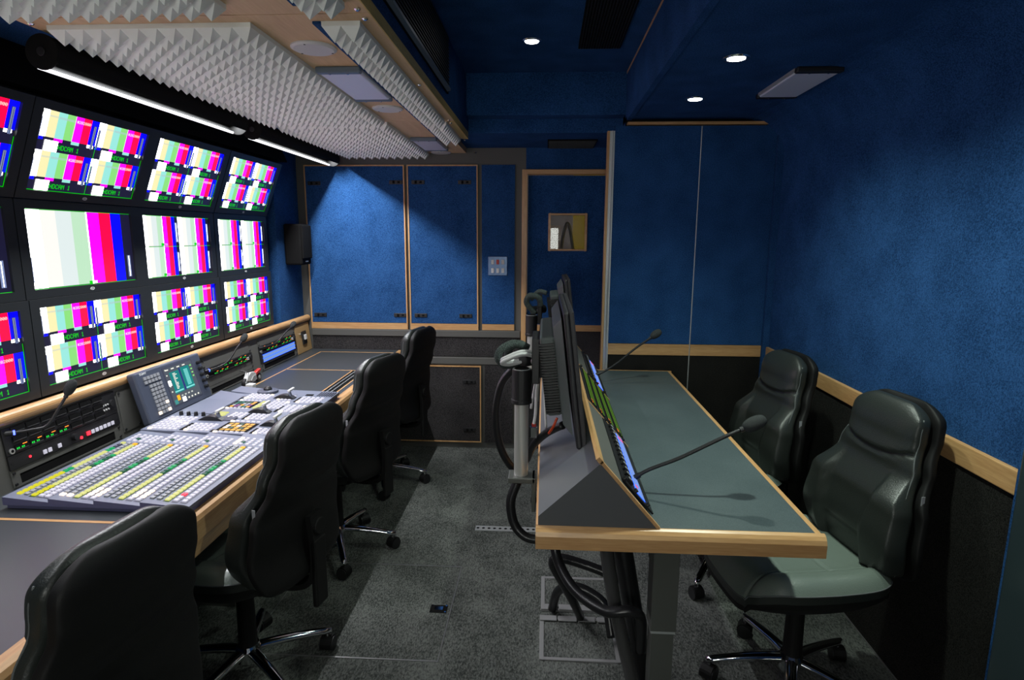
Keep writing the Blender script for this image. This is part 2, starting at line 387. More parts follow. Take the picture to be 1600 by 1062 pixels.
# --- door
d = MB(); d.box(-0.16, -0.125, YB-0.03, YB+0.02, 0, 1.945, OAKZ); d.box(0.415, 0.45, YB-0.03, YB+0.02, 0, 1.945, OAKZ)
d.box(-0.125, 0.415, YB-0.03, YB+0.02, 1.912, 1.945, OAKX)
struct(d.build('trim_6', bevel=0.004))
d1 = bpy.data.objects.new('door_1', None); COL.objects.link(d1); d1.location = (0.145, YB+0.02, 0); struct(d1)
wx0, wx1, wz0, wz1 = 0.018, 0.280, 1.412, 1.662
dl = MB(); y0, y1 = YB+0.005, YB+0.045
dl.box(-0.12, wx0, y0, y1, 0.905, 1.908, BLUE); dl.box(wx1, 0.41, y0, y1, 0.905, 1.908, BLUE)
dl.box(wx0, wx1, y0, y1, 0.905, wz0, BLUE); dl.box(wx0, wx1, y0, y1, wz1, 1.908, BLUE); dl.box(-0.12, 0.41, y0, y1, 0.01, 0.862, DKC)
dl.build('door_leaf', d1)
MB().box(-0.12, 0.41, y0-0.004, y1, 0.862, 0.905, OAKX).build('oak_strip', d1)
wf = MB(); q = 0.013
for a in ((wx0, wx0+q, wz0, wz1), (wx1-q, wx1, wz0, wz1), (wx0+q, wx1-q, wz0, wz0+q), (wx0+q, wx1-q, wz1-q, wz1)):
    wf.box(a[0], a[1], y0-0.012, y1, a[2], a[3], OAKX)
wf.build('window_frame', d1, bevel=0.003)
gm, N_, L_, b_ = newmat('window_glass'); b_.inputs['Transmission Weight'].default_value = 1.0; b_.inputs['Roughness'].default_value = 0.0; b_.inputs['IOR'].default_value = 1.45
MB().box(wx0+q, wx1-q, y0+0.012, y0+0.016, wz0+q, wz1-q, gm).build('glass_pane', d1)
# room behind the door window, its light put into self-glowing walls
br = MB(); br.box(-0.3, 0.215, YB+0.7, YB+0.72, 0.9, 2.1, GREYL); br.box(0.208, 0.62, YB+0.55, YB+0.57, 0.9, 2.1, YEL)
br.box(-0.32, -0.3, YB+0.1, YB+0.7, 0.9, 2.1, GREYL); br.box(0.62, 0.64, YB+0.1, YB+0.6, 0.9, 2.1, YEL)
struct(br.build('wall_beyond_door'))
t = MB(); t.tube(bez([(0.10, YB+0.45, 1.2), (0.13, YB+0.45, 1.5), (0.17, YB+0.45, 1.6), (0.22, YB+0.45, 1.35), (0.24, YB+0.45, 1.2)]), 0.012, WHT, 8)
tag(t.build('cable', smooth=True), 'pale looped cable seen through the door window', 'cable')

# --- folding partition (right back)
YP = 3.30
t = thing('folding_partition', 'left leaf of the blue folding partition, with metal hinge edge and oak strip', 'partition', (0.585, YP, 0))
MB().box(0.362, 0.812, YP, YP+0.035, 0.917, 2.085, BLUE).build('carpet_face', t)
MB().box(0.362, 0.812, YP-0.003, YP+0.035, 0.853, 0.915, OAKX).build('oak_strip', t)
MB().box(0.362, 0.812, YP, YP+0.035, 0.012, 0.851, DKW).build('lower_carpet', t)
MB().box(0.322, 0.334, YP-0.004, YP+0.04, 0.012, 2.06, OAKZ).build('oak_edge', t)
hg = MB(); hg.box(0.335, 0.361, YP-0.003, YP+0.038, 0.012, 2.06, ALU)
hg.cyl((0.349, YP-0.005, 0.012), (0.349, YP-0.005, 2.06), 0.004, ALU, 8)
for i in range(20):
    for xx in (0.3405, 0.3565): hg.cyl((xx, YP-0.0045, 0.1+i*0.1), (xx, YP-0.002, 0.1+i*0.1), 0.0028, STL, 8)
hg.build('hinge', t)
t = thing('folding_partition', 'right leaf of the blue folding partition, between the dark seam and right wall', 'partition', (1.02, YP, 0))
MB().box(0.818, 1.205, YP, YP+0.035, 0.917, 2.085, BLUE).build('carpet_face', t)
MB().box(0.818, 1.205, YP-0.003, YP+0.035, 0.853, 0.915, OAKX).build('oak_strip', t)
MB().box(0.818, 1.205, YP, YP+0.035, 0.012, 0.851, DKW).build('lower_carpet', t)
tr = MB(); tr.cyl((0.815, YP+0.002, 0.012), (0.815, YP+0.002, 2.085), 0.0035, ALU, 8); struct(tr.build('trim_7'))
struct(MB().box(0.425, 1.24, YP-0.012, YP+0.03, 2.09, 2.104, OAKX).build('trim_8'))
struct(MB().box(0.425, 1.24, YP+0.04, YP+0.10, 0, 2.14, BLKM).build('wall_behind_partition'))
struct(MB().box(0.425, 0.46, YP+0.1, YB, 0, 2.2, BLUE).build('wall_right_of_door'))
struct(MB().box(1.207, 1.24, YP-0.02, YP+0.05, 0, 2.10, BLUE).build('trim_9'))

# --- downlights, ceiling vents
dlab = ['round downlight in the raised middle ceiling', 'round downlight in the middle ceiling above the camera', 'larger looking of the two lit downlights in the right ceiling', 'lit downlight in the right ceiling, farther one near the partition', 'round downlight in the right ceiling above the camera']
dlab += ['round downlight in the middle ceiling behind the camera', 'last round downlight in the middle ceiling near the front wall']
for i, p in enumerate(DOWN+REAR_FILL):
    t = thing('downlight', dlab[i], 'ceiling light', p)
    n = 28; ring = MB()
    prof = [(0.032, 0.0), (0.036, -0.004), (0.043, -0.004), (0.047, 0.0)]
    vs = [(p[0]+r*math.cos(2*PI*k/n), p[1]+r*math.sin(2*PI*k/n), p[2]+z) for r, z in prof for k in range(n)]
    ring.add(vs, [(a*n+k, a*n+(k+1) % n, (a+1)*n+(k+1) % n, (a+1)*n+k) for a in range(3) for k in range(n)], CHR)
    ring.build('rim', t, smooth=True)
    MB().cyl((p[0], p[1], p[2]), (p[0], p[1], p[2]-0.004), 0.031, DLE, 28).build('lens', t)
t = thing('air_vent', 'long black vent grille in the raised middle ceiling', 'vent', (0.238, 2.45, ZC-0.012))
g = MB(); g.box(0.14, 0.336, 1.95, 2.97, ZC-0.008, ZC, BLKM); g.build('backing', t)
g = MB()
for i in range(16): g.box(0.148+i*0.0118, 0.151+i*0.0118, 1.96, 2.96, ZC-0.013, ZC-0.008, BLK)
g.build('louvres', t)
t = thing('air_vent', 'small black vent grille in the low ceiling before the door', 'vent', (0.155, 3.86, 2.073))
MB().box(0.005, 0.305, 3.72, 4.02, 2.077, 2.085, BLKM).build('backing', t)
g = MB()
for i in range(14): g.box(0.012, 0.298, 3.73+i*0.021, 3.735+i*0.021, 2.072, 2.077, BLK)
g.build('louvres', t)
t = thing('air_grille', 'black slatted grille with a metal louvre on the side of the overhead box', 'vent', (-0.44, 1.95, 2.13))
MB().box(-0.447, -0.440, 1.15, 2.757, 2.128, 2.365, BLKM).build('backing', t)
g = MB()
for i in range(15): g.box(-0.440, -0.434, 1.16, 2.75, 2.15+i*0.0145, 2.156+i*0.0145, BLK)
g.build('louvres', t)
MB().prism([(-0.441, 2.130), (-0.425, 2.133), (-0.424, 2.142), (-0.441, 2.15)], 1.16, 2.72, LAMPE).build('lower_louvre', t)

# surface light fitting on the right ceiling
def ceil_lamp(label, x0, x1, y0, y1, z, ends=LAMPE):
    t = thing('ceiling_lamp', label, 'ceiling lamp', ((x0+x1)/2, (y0+y1)/2, z-0.02))
    MB().box(x0+0.006, x1-0.006, y0+0.03, y1-0.03, z-0.018, z-0.0, LAMPW).build('diffuser', t, bevel=0.004)
    for a, b in ((y0, y0+0.03), (y1-0.03, y1)):
        e = MB(); e.box(x0, x1, a, b, z-0.020, z, ends)
        e.build('end_cap', t, bevel=0.005)
        s_ = MB()
        for xx in (x0*0.7+x1*0.3, x0*0.3+x1*0.7): s_.cyl((xx, (a+b)/2, z-0.023), (xx, (a+b)/2, z-0.019), 0.004, CHR, 10)
        s_.build('screws', t)
    fr = MB(); fr.box(x0, x0+0.006, y0+0.03, y1-0.03, z-0.012, z, ALU); fr.box(x1-0.006, x1, y0+0.03, y1-0.03, z-0.012, z, ALU)
    fr.build('side_rail', t)
    return t
ceil_lamp('unlit rectangular lamp on the blue right ceiling', 0.915, 1.085, 2.36, 2.80, ZR, BLK)

# --- overhead panels with pyramid foam
ZB = 2.05
def foam(name, parent, x0, x1, y0, y1, pitch=0.05, h=0.034):
    nx = max(1, round((x1-x0)/pitch)); ny = max(1, round((y1-y0)/pitch)); dx = (x1-x0)/nx; dy = (y1-y0)/ny
    m = MB(); zb = ZB-0.012
    m.box(x0, x1, y0, y1, zb, ZB, FOAM)
    for i in range(nx):
        for j in range(ny):
            a, b = x0+i*dx, y0+j*dy; c = (a+dx/2, b+dy/2, zb-h)
            m.add([(a, b, zb), (a+dx, b, zb), (a+dx, b+dy, zb), (a, b+dy, zb), c], [(0, 1, 4), (1, 2, 4), (2, 3, 4), (3, 0, 4)], FOAM)
    return m.build(name, parent)
def overhead(label, y0, y1, fy0, fy1, sy0=None, sy1=None, xr=-0.447):
    t = thing('overhead_panel', label, 'ceiling panel', (-0.91, (y0+y1)/2, ZB))
    b = MB(); b.box(-1.385, xr-0.002, y0, y1, ZB, ZB+0.035, PLY); b.build('board', t)
    if xr == -0.447: 
        e = MB(); e.box(xr-0.002, xr+0.002, y0, min(y1, 3.47), ZB, ZB+0.034, PLYEDGE); e.build('edge', t)
    foam('wide_foam', t, -1.335, -0.778, fy0, fy1)
    foam('narrow_foam', t, -0.589, -0.487, fy0 if sy0 is None else sy0, fy1 if sy1 is None else sy1)
    MB().box(-0.613, -0.591, fy0 if sy0 is None else sy0, fy1 if sy1 is None else sy1, ZB-0.006, ZB+0.001, BLUE).build('carpet_strip', t)
    for yy in (y0+0.03, (y0+y1)/2, y1-0.03):
        for xx in (-0.468, -1.362):
            s_ = MB(); s_.lathe((xx, yy, ZB), (0, 0, -1), [(0, 0.008), (0.003, 0.008), (0.006, 0.004), (0.006, 0)], CHR, 12); s_.build('screw', t, smooth=False)
    return t
overhead('nearest wooden overhead panel with white pyramid foam, cut by the top edge', 0.30, 1.566, 0.35, 1.50)
overhead('middle wooden overhead panel with a broad field of white pyramid foam', 1.570, 2.950, 1.618, 2.925)
overhead('farthest wooden overhead panel with white pyramid foam reaching the back wall', 2.954, 4.045, 2.965, 4.03, None, 3.46, -0.53)
MB()
struct(MB().box(-0.53, -0.447, 2.954, 3.47, ZB, ZB+0.035, PLY).build('trim_10'))
struct(MB().box(-0.475, -0.4455, 2.954, 3.472, ZB-0.0005, ZB+0.0355, PLYEDGE).build('trim_11'))
for x, y, lab in ((-0.692, 1.83, 'large looking round white ceiling grille nearest the camera'), (-0.692, 2.66, 'round white ceiling grille between the two rectangular lamps'), (-0.694, 4.00, 'farthest round white ceiling grille, next to the back wall')):
    t = thing('round_ceiling_speaker', lab, 'ceiling speaker', (x, y, ZB-0.008))
    m = MB(); m.lathe((x, y, ZB), (0, 0, -1), [(0, 0.066), (0.004, 0.066), (0.008, 0.058), (0.0085, 0.02), (0.0085, 0)], WHT, 36); m.build('cover', t)
    s_ = MB()
    for k in (0.6, 2.6, 4.6): s_.cyl((x+0.055*math.cos(k), y+0.055*math.sin(k), ZB-0.009), (x+0.055*math.cos(k), y+0.055*math.sin(k), ZB-0.003), 0.003, BLK, 8)
    s_.build('screws', t)
ceil_lamp('unlit rectangular lamp between the two nearer round grilles on the wooden board', -0.765, -0.615, 2.02, 2.45, ZB)
ceil_lamp('unlit rectangular lamp in front of the farthest round grille', -0.765, -0.615, 3.40, 3.82, ZB)

# --- light bars
for k, (a, b) in enumerate(BARS + [(0.5, 1.40)]):
    lab = ['black tubular light bar with a lit slot above the nearer monitors', 'farther black light bar with a lit slot, ending by the back wall', 'black light bar above the desk beside the camera'][k]
    t = thing('light_bar', lab, 'light bar', (-1.36, (a+b)/2, 1.96))
    n = 28; cx, cz, R = -1.386, 1.995, 0.046
    prof = []
    for i in range(n+1):
        an = math.radians(-75 + (330)*i/n)
        prof.append((cx+R*math.cos(an), cz+R*math.sin(an)))
    # open profile: slot faces down towards the desk
    s0, s1 = prof[-1], prof[0]
    body = MB(); P = [(cx+R*math.cos(math.radians(x)), cz+R*math.sin(math.radians(x))) for x in [-39+ (282*i/30) for i in range(31)]]
    P2 = [(cx+(R-0.004)*math.cos(math.radians(x)), cz+(R-0.004)*math.sin(math.radians(x))) for x in [243-(282*i/30) for i in range(31)]]
    body.prism(P+P2, a, b, BLKM); body.build('housing', t)
    for yy, s in ((a, -1), (b, 1)):
        c = MB(); c.cyl((cx, yy, cz), (cx, yy+s*0.008, cz), R+0.001, BLKM, 32)
        c.cyl((cx, yy+s*0.008, cz), (cx, yy+s*0.011, cz), 0.012, BLK, 16); c.build('end_cap', t, bevel=0.002)
    m = MB(); m.cyl((cx-0.0235, a+0.004, cz-0.0375), (cx-0.0235, b-0.004, cz-0.0375), 0.0052, TUBE, 14); m.build('tube', t)
    m = MB(); m.box(-1.402, -1.389, (a+b)/2-0.45, (a+b)/2-0.43, 2.03, 2.09, BLK); m.box(-1.402, -1.389, (a+b)/2+0.43, (a+b)/2+0.45, 2.03, 2.09, BLK); m.build('bracket', t)

# ------------------------------------------------------------------ monitor wall
SW, SH = 0.505, 0.270
def monitor_mesh(kind):
    """local frame: u along +y (0 centre), v up, out = +x; screen plane at out = 0"""
    m = MB()
    def put(u0, v0, u1, v1, c, lay=0):
        x = 0.0006+0.0006*lay
        m.quad((x, (u0-0.5)*SW, (v0-0.5)*SH), (x, (u1-0.5)*SW, (v0-0.5)*SH), (x, (u1-0.5)*SW, (v1-0.5)*SH), (x, (u0-0.5)*SW, (v1-0.5)*SH), SC[c])
    put(0, 0, 1, 1, 'k')
    if kind == 'quad':
        for i in range(2):
            for j in range(2):
                U = lambda u: 0.5*i+0.5*u
                V = lambda v: 0.5*j+0.5*v
                R = lambda a, b, c, d, col, lay: put(U(a), V(b), U(c), V(d), col, lay)
                for k, c in enumerate('Wycgmrb'): R(k/7, 0.34, (k+1)/7, 1.0, c, 1)
                R(0, 0.26, 1/7*0.8, 0.34, 'b', 1)
                R(2/7, 0.26, 3/7, 0.34, 'm', 1); R(4/7, 0.26, 5/7, 0.34, 'c', 1); R(6/7, 0.26, 0.97, 0.34, 'W', 1)
                R(0.15, 0.0, 0.365, 0.27, 'W', 2)
                R(4/7-0.005, 0.34, 4/7+0.003, 1.0, 'w', 2)
                for e, (a, b, c, d) in enumerate(((0.0, 0.28, 0.045, 0.80), (0.90, 0.22, 0.955, 0.86))):
                    R(a, b, c, d, 'k', 3); R(a+0.008, b+0.015, c-0.008, d-0.01, 'L', 4); R((a+c)/2-0.004, b+0.02, (a+c)/2+0.004, d-0.02, 'k', 5)
                pt = lambda a, b, c, d: R(a, b, c, d, 'G', 4)
                pixtext(pt, 'HDCAM 1', 0.372, 0.07, 0.12, 0.052)
                pt = lambda a, b, c, d: R(a, b, c, d, 'w', 4)
                pixtext(pt, '#202000', 0.59, 0.83, 0.07, 0.036)
                for q in range(7): R(0.15+q*0.02, 0.84, 0.162+q*0.02, 0.88, 't', 4)
                for q in range(12): R(0.30+q*0.021, 0.83, 0.313+q*0.021, 0.885, 'd', 4)
                R(0.02, 0.90, 0.04, 0.97, 't', 4)
        put(0.498, 0, 0.502, 0.5, 'G', 6); put(0.498, 0.5, 0.502, 0.66, 'G', 6)
        put(0.0, 0.0, 1.0, 0.006, 'G', 6); put(0.996, 0, 1, 0.6, 'G', 6)
    elif kind == 'single':
        e = [0, 0.13, 0.26, 0.40, 0.54, 0.665, 0.785, 0.895, 1.0]
        for k, c in enumerate('Weinmrbk'): put(e[k], 0.012, e[k+1], 0.992, c, 1)
        put(0, 0, 1, 0.006, 'G', 2); put(0, 0.995, 1, 1, 'G', 2)
        put(0.535, 0.01, 0.545, 0.992, 'W', 2)
        put(0.93, 0.06, 0.965, 0.38, 'L', 2); put(0.945, 0.07, 0.95, 0.37, 'W', 3); put(0.015, 0.09, 0.035, 0.40, 'L', 2); put(0.022, 0.10, 0.028, 0.39, 'W', 3)
        put(0.50, 0.01, 0.53, 0.05, 'G', 3)
        pixtext(lambda a, b, c, d: put(a, b, c, d, 'W', 3), 'TX', 0.54, 0.012, 0.035, 0.02)
    else:
        for i in range(2):
            for j in range(2):
                e = [0, 0.13, 0.26, 0.40, 0.54, 0.67, 0.80, 0.90, 1.0]
                for k, c in enumerate('Weinmrbk'): put(0.5*i+0.5*e[k], 0.5*j+0.008, 0.5*i+0.5*e[k+1], 0.5*j+0.496, c, 1)
                put(0.5*i+0.45, 0.5*j+0.07, 0.5*i+0.485, 0.5*j+0.40, 'L', 2); put(0.5*i+0.465, 0.5*j+0.08, 0.5*i+0.469, 0.5*j+0.39, 'W', 3)
                put(0.5*i+0.004, 0.5*j+0.08, 0.5*i+0.018, 0.5*j+0.40, 'L', 2)
                put(0.5*i+0.235, 0.5*j+0.012, 0.5*i+0.275, 0.5*j+0.055, 'G', 3)
                put(0.5*i+0.27, 0.5*j, 0.5*i+0.274, 0.5*j+0.5, 'W', 2)
                pixtext(lambda a, b, c, d: put(a, b, c, d, 'w', 3), 'TX', 0.5*i+0.285, 0.5*j+0.014, 0.035, 0.02)
        put(0, 0.497, 1, 0.503, 'G', 4); put(0, 0, 1, 0.006, 'G', 4); put(0, 0.995, 1, 1, 'G', 4)
    return m
def make_monitor(kind):
    t = bpy.data.objects.new('monitor', None); COL.objects.link(t); t.empty_display_size = 0.05
    W2, H2 = 0.2895, 0.1645; out = 0.010
    b = MB()
    b.box(-0.055, -0.001, -W2, W2, -H2, H2, BEZ)
    for a in ((-W2, -SW/2, -H2, H2), (SW/2, W2, -H2, H2), (-SW/2, SW/2, -H2, -SH/2), (-SW/2, SW/2, SH/2, H2)):
        b.box(-0.002, out, a[0], a[1], a[2], a[3], BEZ)
    b.build('casing', t, world=False)
    monitor_mesh(kind).build('screen', t, world=False)
    l = MB(); n = 20
    for q, (ra, rb) in enumerate(((0.011, 0.0058),)):
        vs = []
        for k in range(n): vs.append((out+0.0008, ra*math.cos(2*PI*k/n), -0.1495+rb*math.sin(2*PI*k/n)))
        for k in range(n): vs.append((out+0.0008, (ra-0.0025)*math.cos(2*PI*k/n), -0.1495+(rb-0.0022)*math.sin(2*PI*k/n)))
        l.add(vs, [(k, (k+1) % n, n+(k+1) % n, n+k) for k in range(n)], LOGO)
    l.box(out, out+0.0008, -0.006, 0.006, -0.1505, -0.1485, LOGO)
    l.build('maker_mark', t, world=False)
    return t
ycs = [2.145-0.5825+0.0-0.0, 2.145, 2.7235, 3.3095]
colname = ['leftmost column', 'second column', 'third column', 'column nearest the back wall']
protos = {}
rows = [('top', 'quad', None), ('middle', None, None), ('bottom', 'quad', None)]
tl = math.atan2(0.096, 0.251)
for ri, row in enumerate(('top', 'middle', 'bottom')):
    for ci in range(4):
        kind = 'quad' if row != 'middle' else ('single' if ci < 2 else 'dual')
        if kind not in protos: protos[kind] = make_monitor(kind); o = protos[kind]
        else: o = copy_tree(protos[kind]); o.rotation_euler = (0, 0, 0)
        if row == 'top':
            # hinged forward at the top
            o.rotation_euler = (0, tl, 0)
            cxx = -1.717+0.1645*math.sin(tl); czz = 1.622+0.1645*math.cos(tl)
            o.location = (cxx, ycs[ci], czz)
        elif row == 'middle': o.location = (-1.722, ycs[ci], 1.4515)
        else: o.location = (-1.714, ycs[ci], 1.121)
        desc = {'quad': 'four small colour bar pictures', 'single': 'one full screen set of colour bars', 'dual': 'four plain colour bar pictures'}[kind]
        tag(o, f'black wall monitor showing {desc}, {row} row, {colname[ci]}', 'monitor', 'monitors of the left wall')

# --- loudspeaker on the left wall
t = thing('wall_speaker', 'black loudspeaker on the blue left wall between monitors and back panel', 'speaker', (-1.63, 3.86, 1.33))
MB().box(-1.698, -1.585, 3.80, 3.965, 1.315, 1.580, BLKM).build('cabinet', t, bevel=0.012)
MB().box(-1.587, -1.575, 3.808, 3.957, 1.355, 1.572, BLKM).build('grille', t, bevel=0.006)
g = MB(); g.box(-1.5855, -1.5835, 3.862, 3.903, 1.333, 1.340, LOGO); g.build('badge', t)

# ------------------------------------------------------------------ left desk
ZD = 0.715
t = thing('control_desk', 'long grey control desk with oak front edge under the monitor wall', 'desk', (-1.3, 1.9, 0))
m = MB(); m.box(-1.66, -1.02, -0.6, YB-0.024, ZD-0.03, ZD, DESKL); m.build('worktop', t)
m = MB(); pr = [(-1.02, ZD-0.075), (-1.02, ZD), (-0.997, ZD), (-0.985, ZD-0.006), (-0.979, ZD-0.018), (-0.979, ZD-0.075)]
m.prism(pr, -0.6, YB-0.024, OAK); m.build('oak_nosing', t)
m = MB(); m.prism([(-1.03, ZD-0.125), (-1.03, ZD-0.075), (-0.986, ZD-0.075), (-0.990, ZD-0.125)], -0.6, YB-0.024, OAK); m.build('lower_rail', t)
m = MB(); z = ZD+0.0008
def strip(m, x0, y0, x1, y1, w, mat):
    if abs(x1-x0) > abs(y1-y0): m.box(min(x0, x1), max(x0, x1), y0-w/2, y0+w/2, ZD-0.002, z, mat)
    else: m.box(x0-w/2, x0+w/2, min(y0, y1), max(y0, y1), ZD-0.002, z, mat)
strip(m, -1.540, 2.80, -1.540, 3.93, 0.010, OAK); strip(m, -1.545, 3.93, -1.03, 3.93, 0.010, OAKX); strip(m, -1.540, 3.375, -1.045, 3.375, 0.010, OAKX)
strip(m, -1.055, 2.55, -1.055, 3.375, 0.008, OAK); strip(m, -1.135, 2.70, -1.135, 3.375, 0.008, OAK); strip(m, -1.020, 2.55, -1.020, 3.93, 0.006, OAK)
strip(m, -1.036, 1.445, -1.036, 2.75, 0.008, OAK); strip(m, -1.575, 1.462, -1.036, 1.462, 0.012, OAKX)
m.build('oak_inlay', t)
m = MB(); m.box(-1.131, -1.059, 2.70, 3.371, ZD-0.002, ZD+0.0003, BLKM)
m.tube([(-1.105, 2.70, ZD+0.004), (-1.105, 3.36, ZD+0.004)], 0.003, ALU, 8); m.tube([(-1.08, 2.70, ZD+0.004), (-1.08, 3.36, ZD+0.004)], 0.003, ALU, 8)
m.build('cable_slot', t)
m = MB()
for yy in (0.4, 2.95-0.8, 3.99): m.box(-1.66, -1.25, yy-0.015, yy+0.015, 0, ZD-0.031, RAIL)
m.build('support', t)
# rack surround (leans back a little)
FX0, FX1, FZ0, FZ1 = -1.645, -1.667, ZD, 0.918
LEN = math.hypot(FX1-FX0, FZ1-FZ0)
ux, uz = (FX1-FX0)/LEN, (FZ1-FZ0)/LEN
def F(out, y, s): return (FX0+ux*s+uz*out, y, FZ0+uz*s-ux*out)
t = thing('rack_surround', 'long grey rack surround with a round oak rail on top, behind the desk', 'rack', (-1.66, 2.3, ZD))
m = MB(F); m.box(-0.03, 0.0, -0.6, YB-0.06, 0, LEN, GREY); m.build('fascia', t)
m = MB(); cx, cz, R = -1.672, 0.936, 0.021
pr = [(cx+R*math.cos(a), cz+R*math.sin(a)) for a in [2*PI*i/20 for i in range(20)]]
m.prism(pr, -0.6, YB-0.01, OAK); m.build('oak_rail', t, smooth=False)
MB().box(-1.757, -1.675, -0.6, YB-0.01, 0.90, 0.938, GREY).build('shelf', t)
# oak switch panel at the end
t = thing('oak_switch_panel', 'small oak panel with a black power switch at the far end of the racks', 'switch panel', (-1.64, 3.92, ZD))
m = MB(F); m.box(0.0005, 0.004, 3.80, 4.03, 0.003, LEN-0.01, plain('tan_board', (0.38, 0.24, 0.10), 0.5)); m.build('board', t)
m = MB(F); m.box(0.004, 0.012, 3.885, 3.955, 0.055, 0.145, BLK); m.build('switch_body', t, bevel=0.003)
m = MB(F); m.box(0.012, 0.022, 3.905, 3.935, 0.085, 0.120, WHT); m.build('toggle', t, bevel=0.003)
m = MB(F); m.cyl((0.004, 3.865, 0.13), (0.012, 3.865, 0.13), 0.007, CHR, 12); m.build('knob', t)

def rackscrews(parent, y0, y1, ss):
    for yy in (y0+0.010, y1-0.010):
        for s_ in ss:
            m = MB(F); m.cyl((0.001, yy, s_), (0.007, yy, s_), 0.0055, BLK, 10, 0.004); m.build('rack_screw', parent)
def rack_plate(label, y0, y1, s0, s1, mat=GREY, slot=None):
    t = thing('rack_plate', label, 'rack plate', F(0, (y0+y1)/2, s0))
    m = MB(F)
    if slot:
        a, b, c, d_ = slot
        m.box(0.0005, 0.003, y0, a, s0, s1, mat); m.box(0.0005, 0.003, b, y1, s0, s1, mat)
        m.box(0.0005, 0.003, a, b, s0, c, mat); m.box(0.0005, 0.003, a, b, d_, s1, mat)
        m.build('plate', t)
        m = MB(F); m.box(0.0003, 0.0009, a, b, c, d_, BLKM); m.build('slot_opening', t)
    else: m.box(0.0005, 0.003, y0, y1, s0, s1, mat); m.build('plate', t)
    rackscrews(t, y0, y1, ((s0+0.010), (s1-0.010)) if s1-s0 > 0.03 else ((s0+s1)/2,))
    return t
U1 = 0.0445
def intercom(label, y0, y1, s0, s1, rows_, cols, small=False):
    t = thing('intercom_panel', label, 'intercom', F(0, (y0+y1)/2, s0))
    m = MB(F); m.box(0.0005, 0.006, y0, y1, s0, s1, BLK); m.build('front', t, bevel=0.001)
    H = (s1-s0)/rows_
    ks = MB(F)
    sp = (y1-y0-0.09)/cols
    for r in range(rows_):
        for c in range(cols):
            a = y0+0.03+c*sp; b = s0+r*H
            m = MB(F)
            m.box(0.006, 0.009, a, a+sp*0.86, b+H*0.38, b+H*0.86, BLKM)
            m.add([(0.006, a, b+H*0.12), (0.006, a+sp*0.86, b+H*0.12), (0.013, a+sp*0.80, b+H*0.34), (0.013, a+sp*0.06, b+H*0.34), (0.006, a, b+H*0.42), (0.006, a+sp*0.86, b+H*0.42)], [(0, 1, 2, 3), (3, 2, 5, 4), (0, 3, 4), (1, 5, 2)], BLK)
            m.build('key', t)
    lit = [(0, c) for c in range(min(4, cols))] if not small else [(r, c) for r in range(rows_) for c in range(cols) if (r*3+c*5) % 4 != 0]
    dsp = MB(F)
    for r, c in lit:
        a = y0+0.03+c*sp; b = s0+r*H
        for q in range(5):
            if q == 2: continue
            dsp.box(0.0092, 0.0098, a+sp*(0.08+0.11*q), a+sp*(0.15+0.11*q), b+H*0.42, b+H*0.60, LEDG)
        dsp.box(0.0092, 0.0098, a+sp*0.5, a+sp*0.78, b+H*0.76, b+H*0.84, LEDO)
    dsp.build('key_displays', t)
    k = MB(F)
    yy = y1-0.055
    for q in range(6):
        k.cyl((0.006, yy-0.012+0.012*(q % 3), s0+(s1-s0)*(0.3+0.2*(q//3))), (0.009, yy-0.012+0.012*(q % 3), s0+(s1-s0)*(0.3+0.2*(q//3))), 0.0035, WHT, 8)
    k.build('keypad', t)
    m = MB(F); m.cyl((0.006, yy+0.028, (s0+s1)/2), (0.016, yy+0.028, (s0+s1)/2), min(0.013, (s1-s0)*0.32), BLK, 20); m.build('volume_knob', t, bevel=0.001)
    m = MB(F); m.cyl((0.006, y0+0.018, s0+0.012), (0.010, y0+0.018, s0+0.012), 0.009, STL, 16); m.cyl((0.010, y0+0.018, s0+0.012), (0.0105, y0+0.018, s0+0.012), 0.005, BLKM, 12); m.build('jack_socket', t)
    rackscrews(t, y0, y1, ((s0+s1)/2,) if s1-s0 < 0.06 else (s0+0.012, s1-0.012))
    return t
def gooseneck(name, label, base, pts, head_dir, led=True, rl=0.0045, hr=0.0165, hl=0.055):
    t = thing(name, label, 'microphone', base)
    P = bez([base]+pts, 12)
    bd = (Vector(pts[0])-Vector(base)).normalized()
    m = MB(); m.cyl(tuple(Vector(base)-bd*0.004), tuple(Vector(base)+bd*0.018), 0.008, BLK, 14); m.build('socket', t)
    if led:
        m = MB(); m.cyl(tuple(Vector(base)+bd*0.018), tuple(Vector(base)+bd*0.023), 0.0075, LEDB, 14); m.build('light_ring', t)
    m = MB(); m.tube(P, rl, BLK, 10); m.build('gooseneck', t, smooth=True)
    hd = Vector(head_dir).normalized(); e = Vector(pts[-1]); prof = []
    m = MB(); m.tube([tuple(e), tuple(e+hd*0.03)], rl*1.5, BLK, 12); m.build('capsule', t)
    k = 12
    m = MB(); m.lathe(tuple(e+hd*0.008), tuple(hd), [(0, 0.006)] + [(hl*0.5*(1-math.cos(PI*(0.12+0.88*i/k))), hr*math.sin(PI*(0.12+0.88*i/k))**0.75) for i in range(k+1)], FOAMB, 18)
    m.build('foam_windshield', t, smooth=True)
    return t

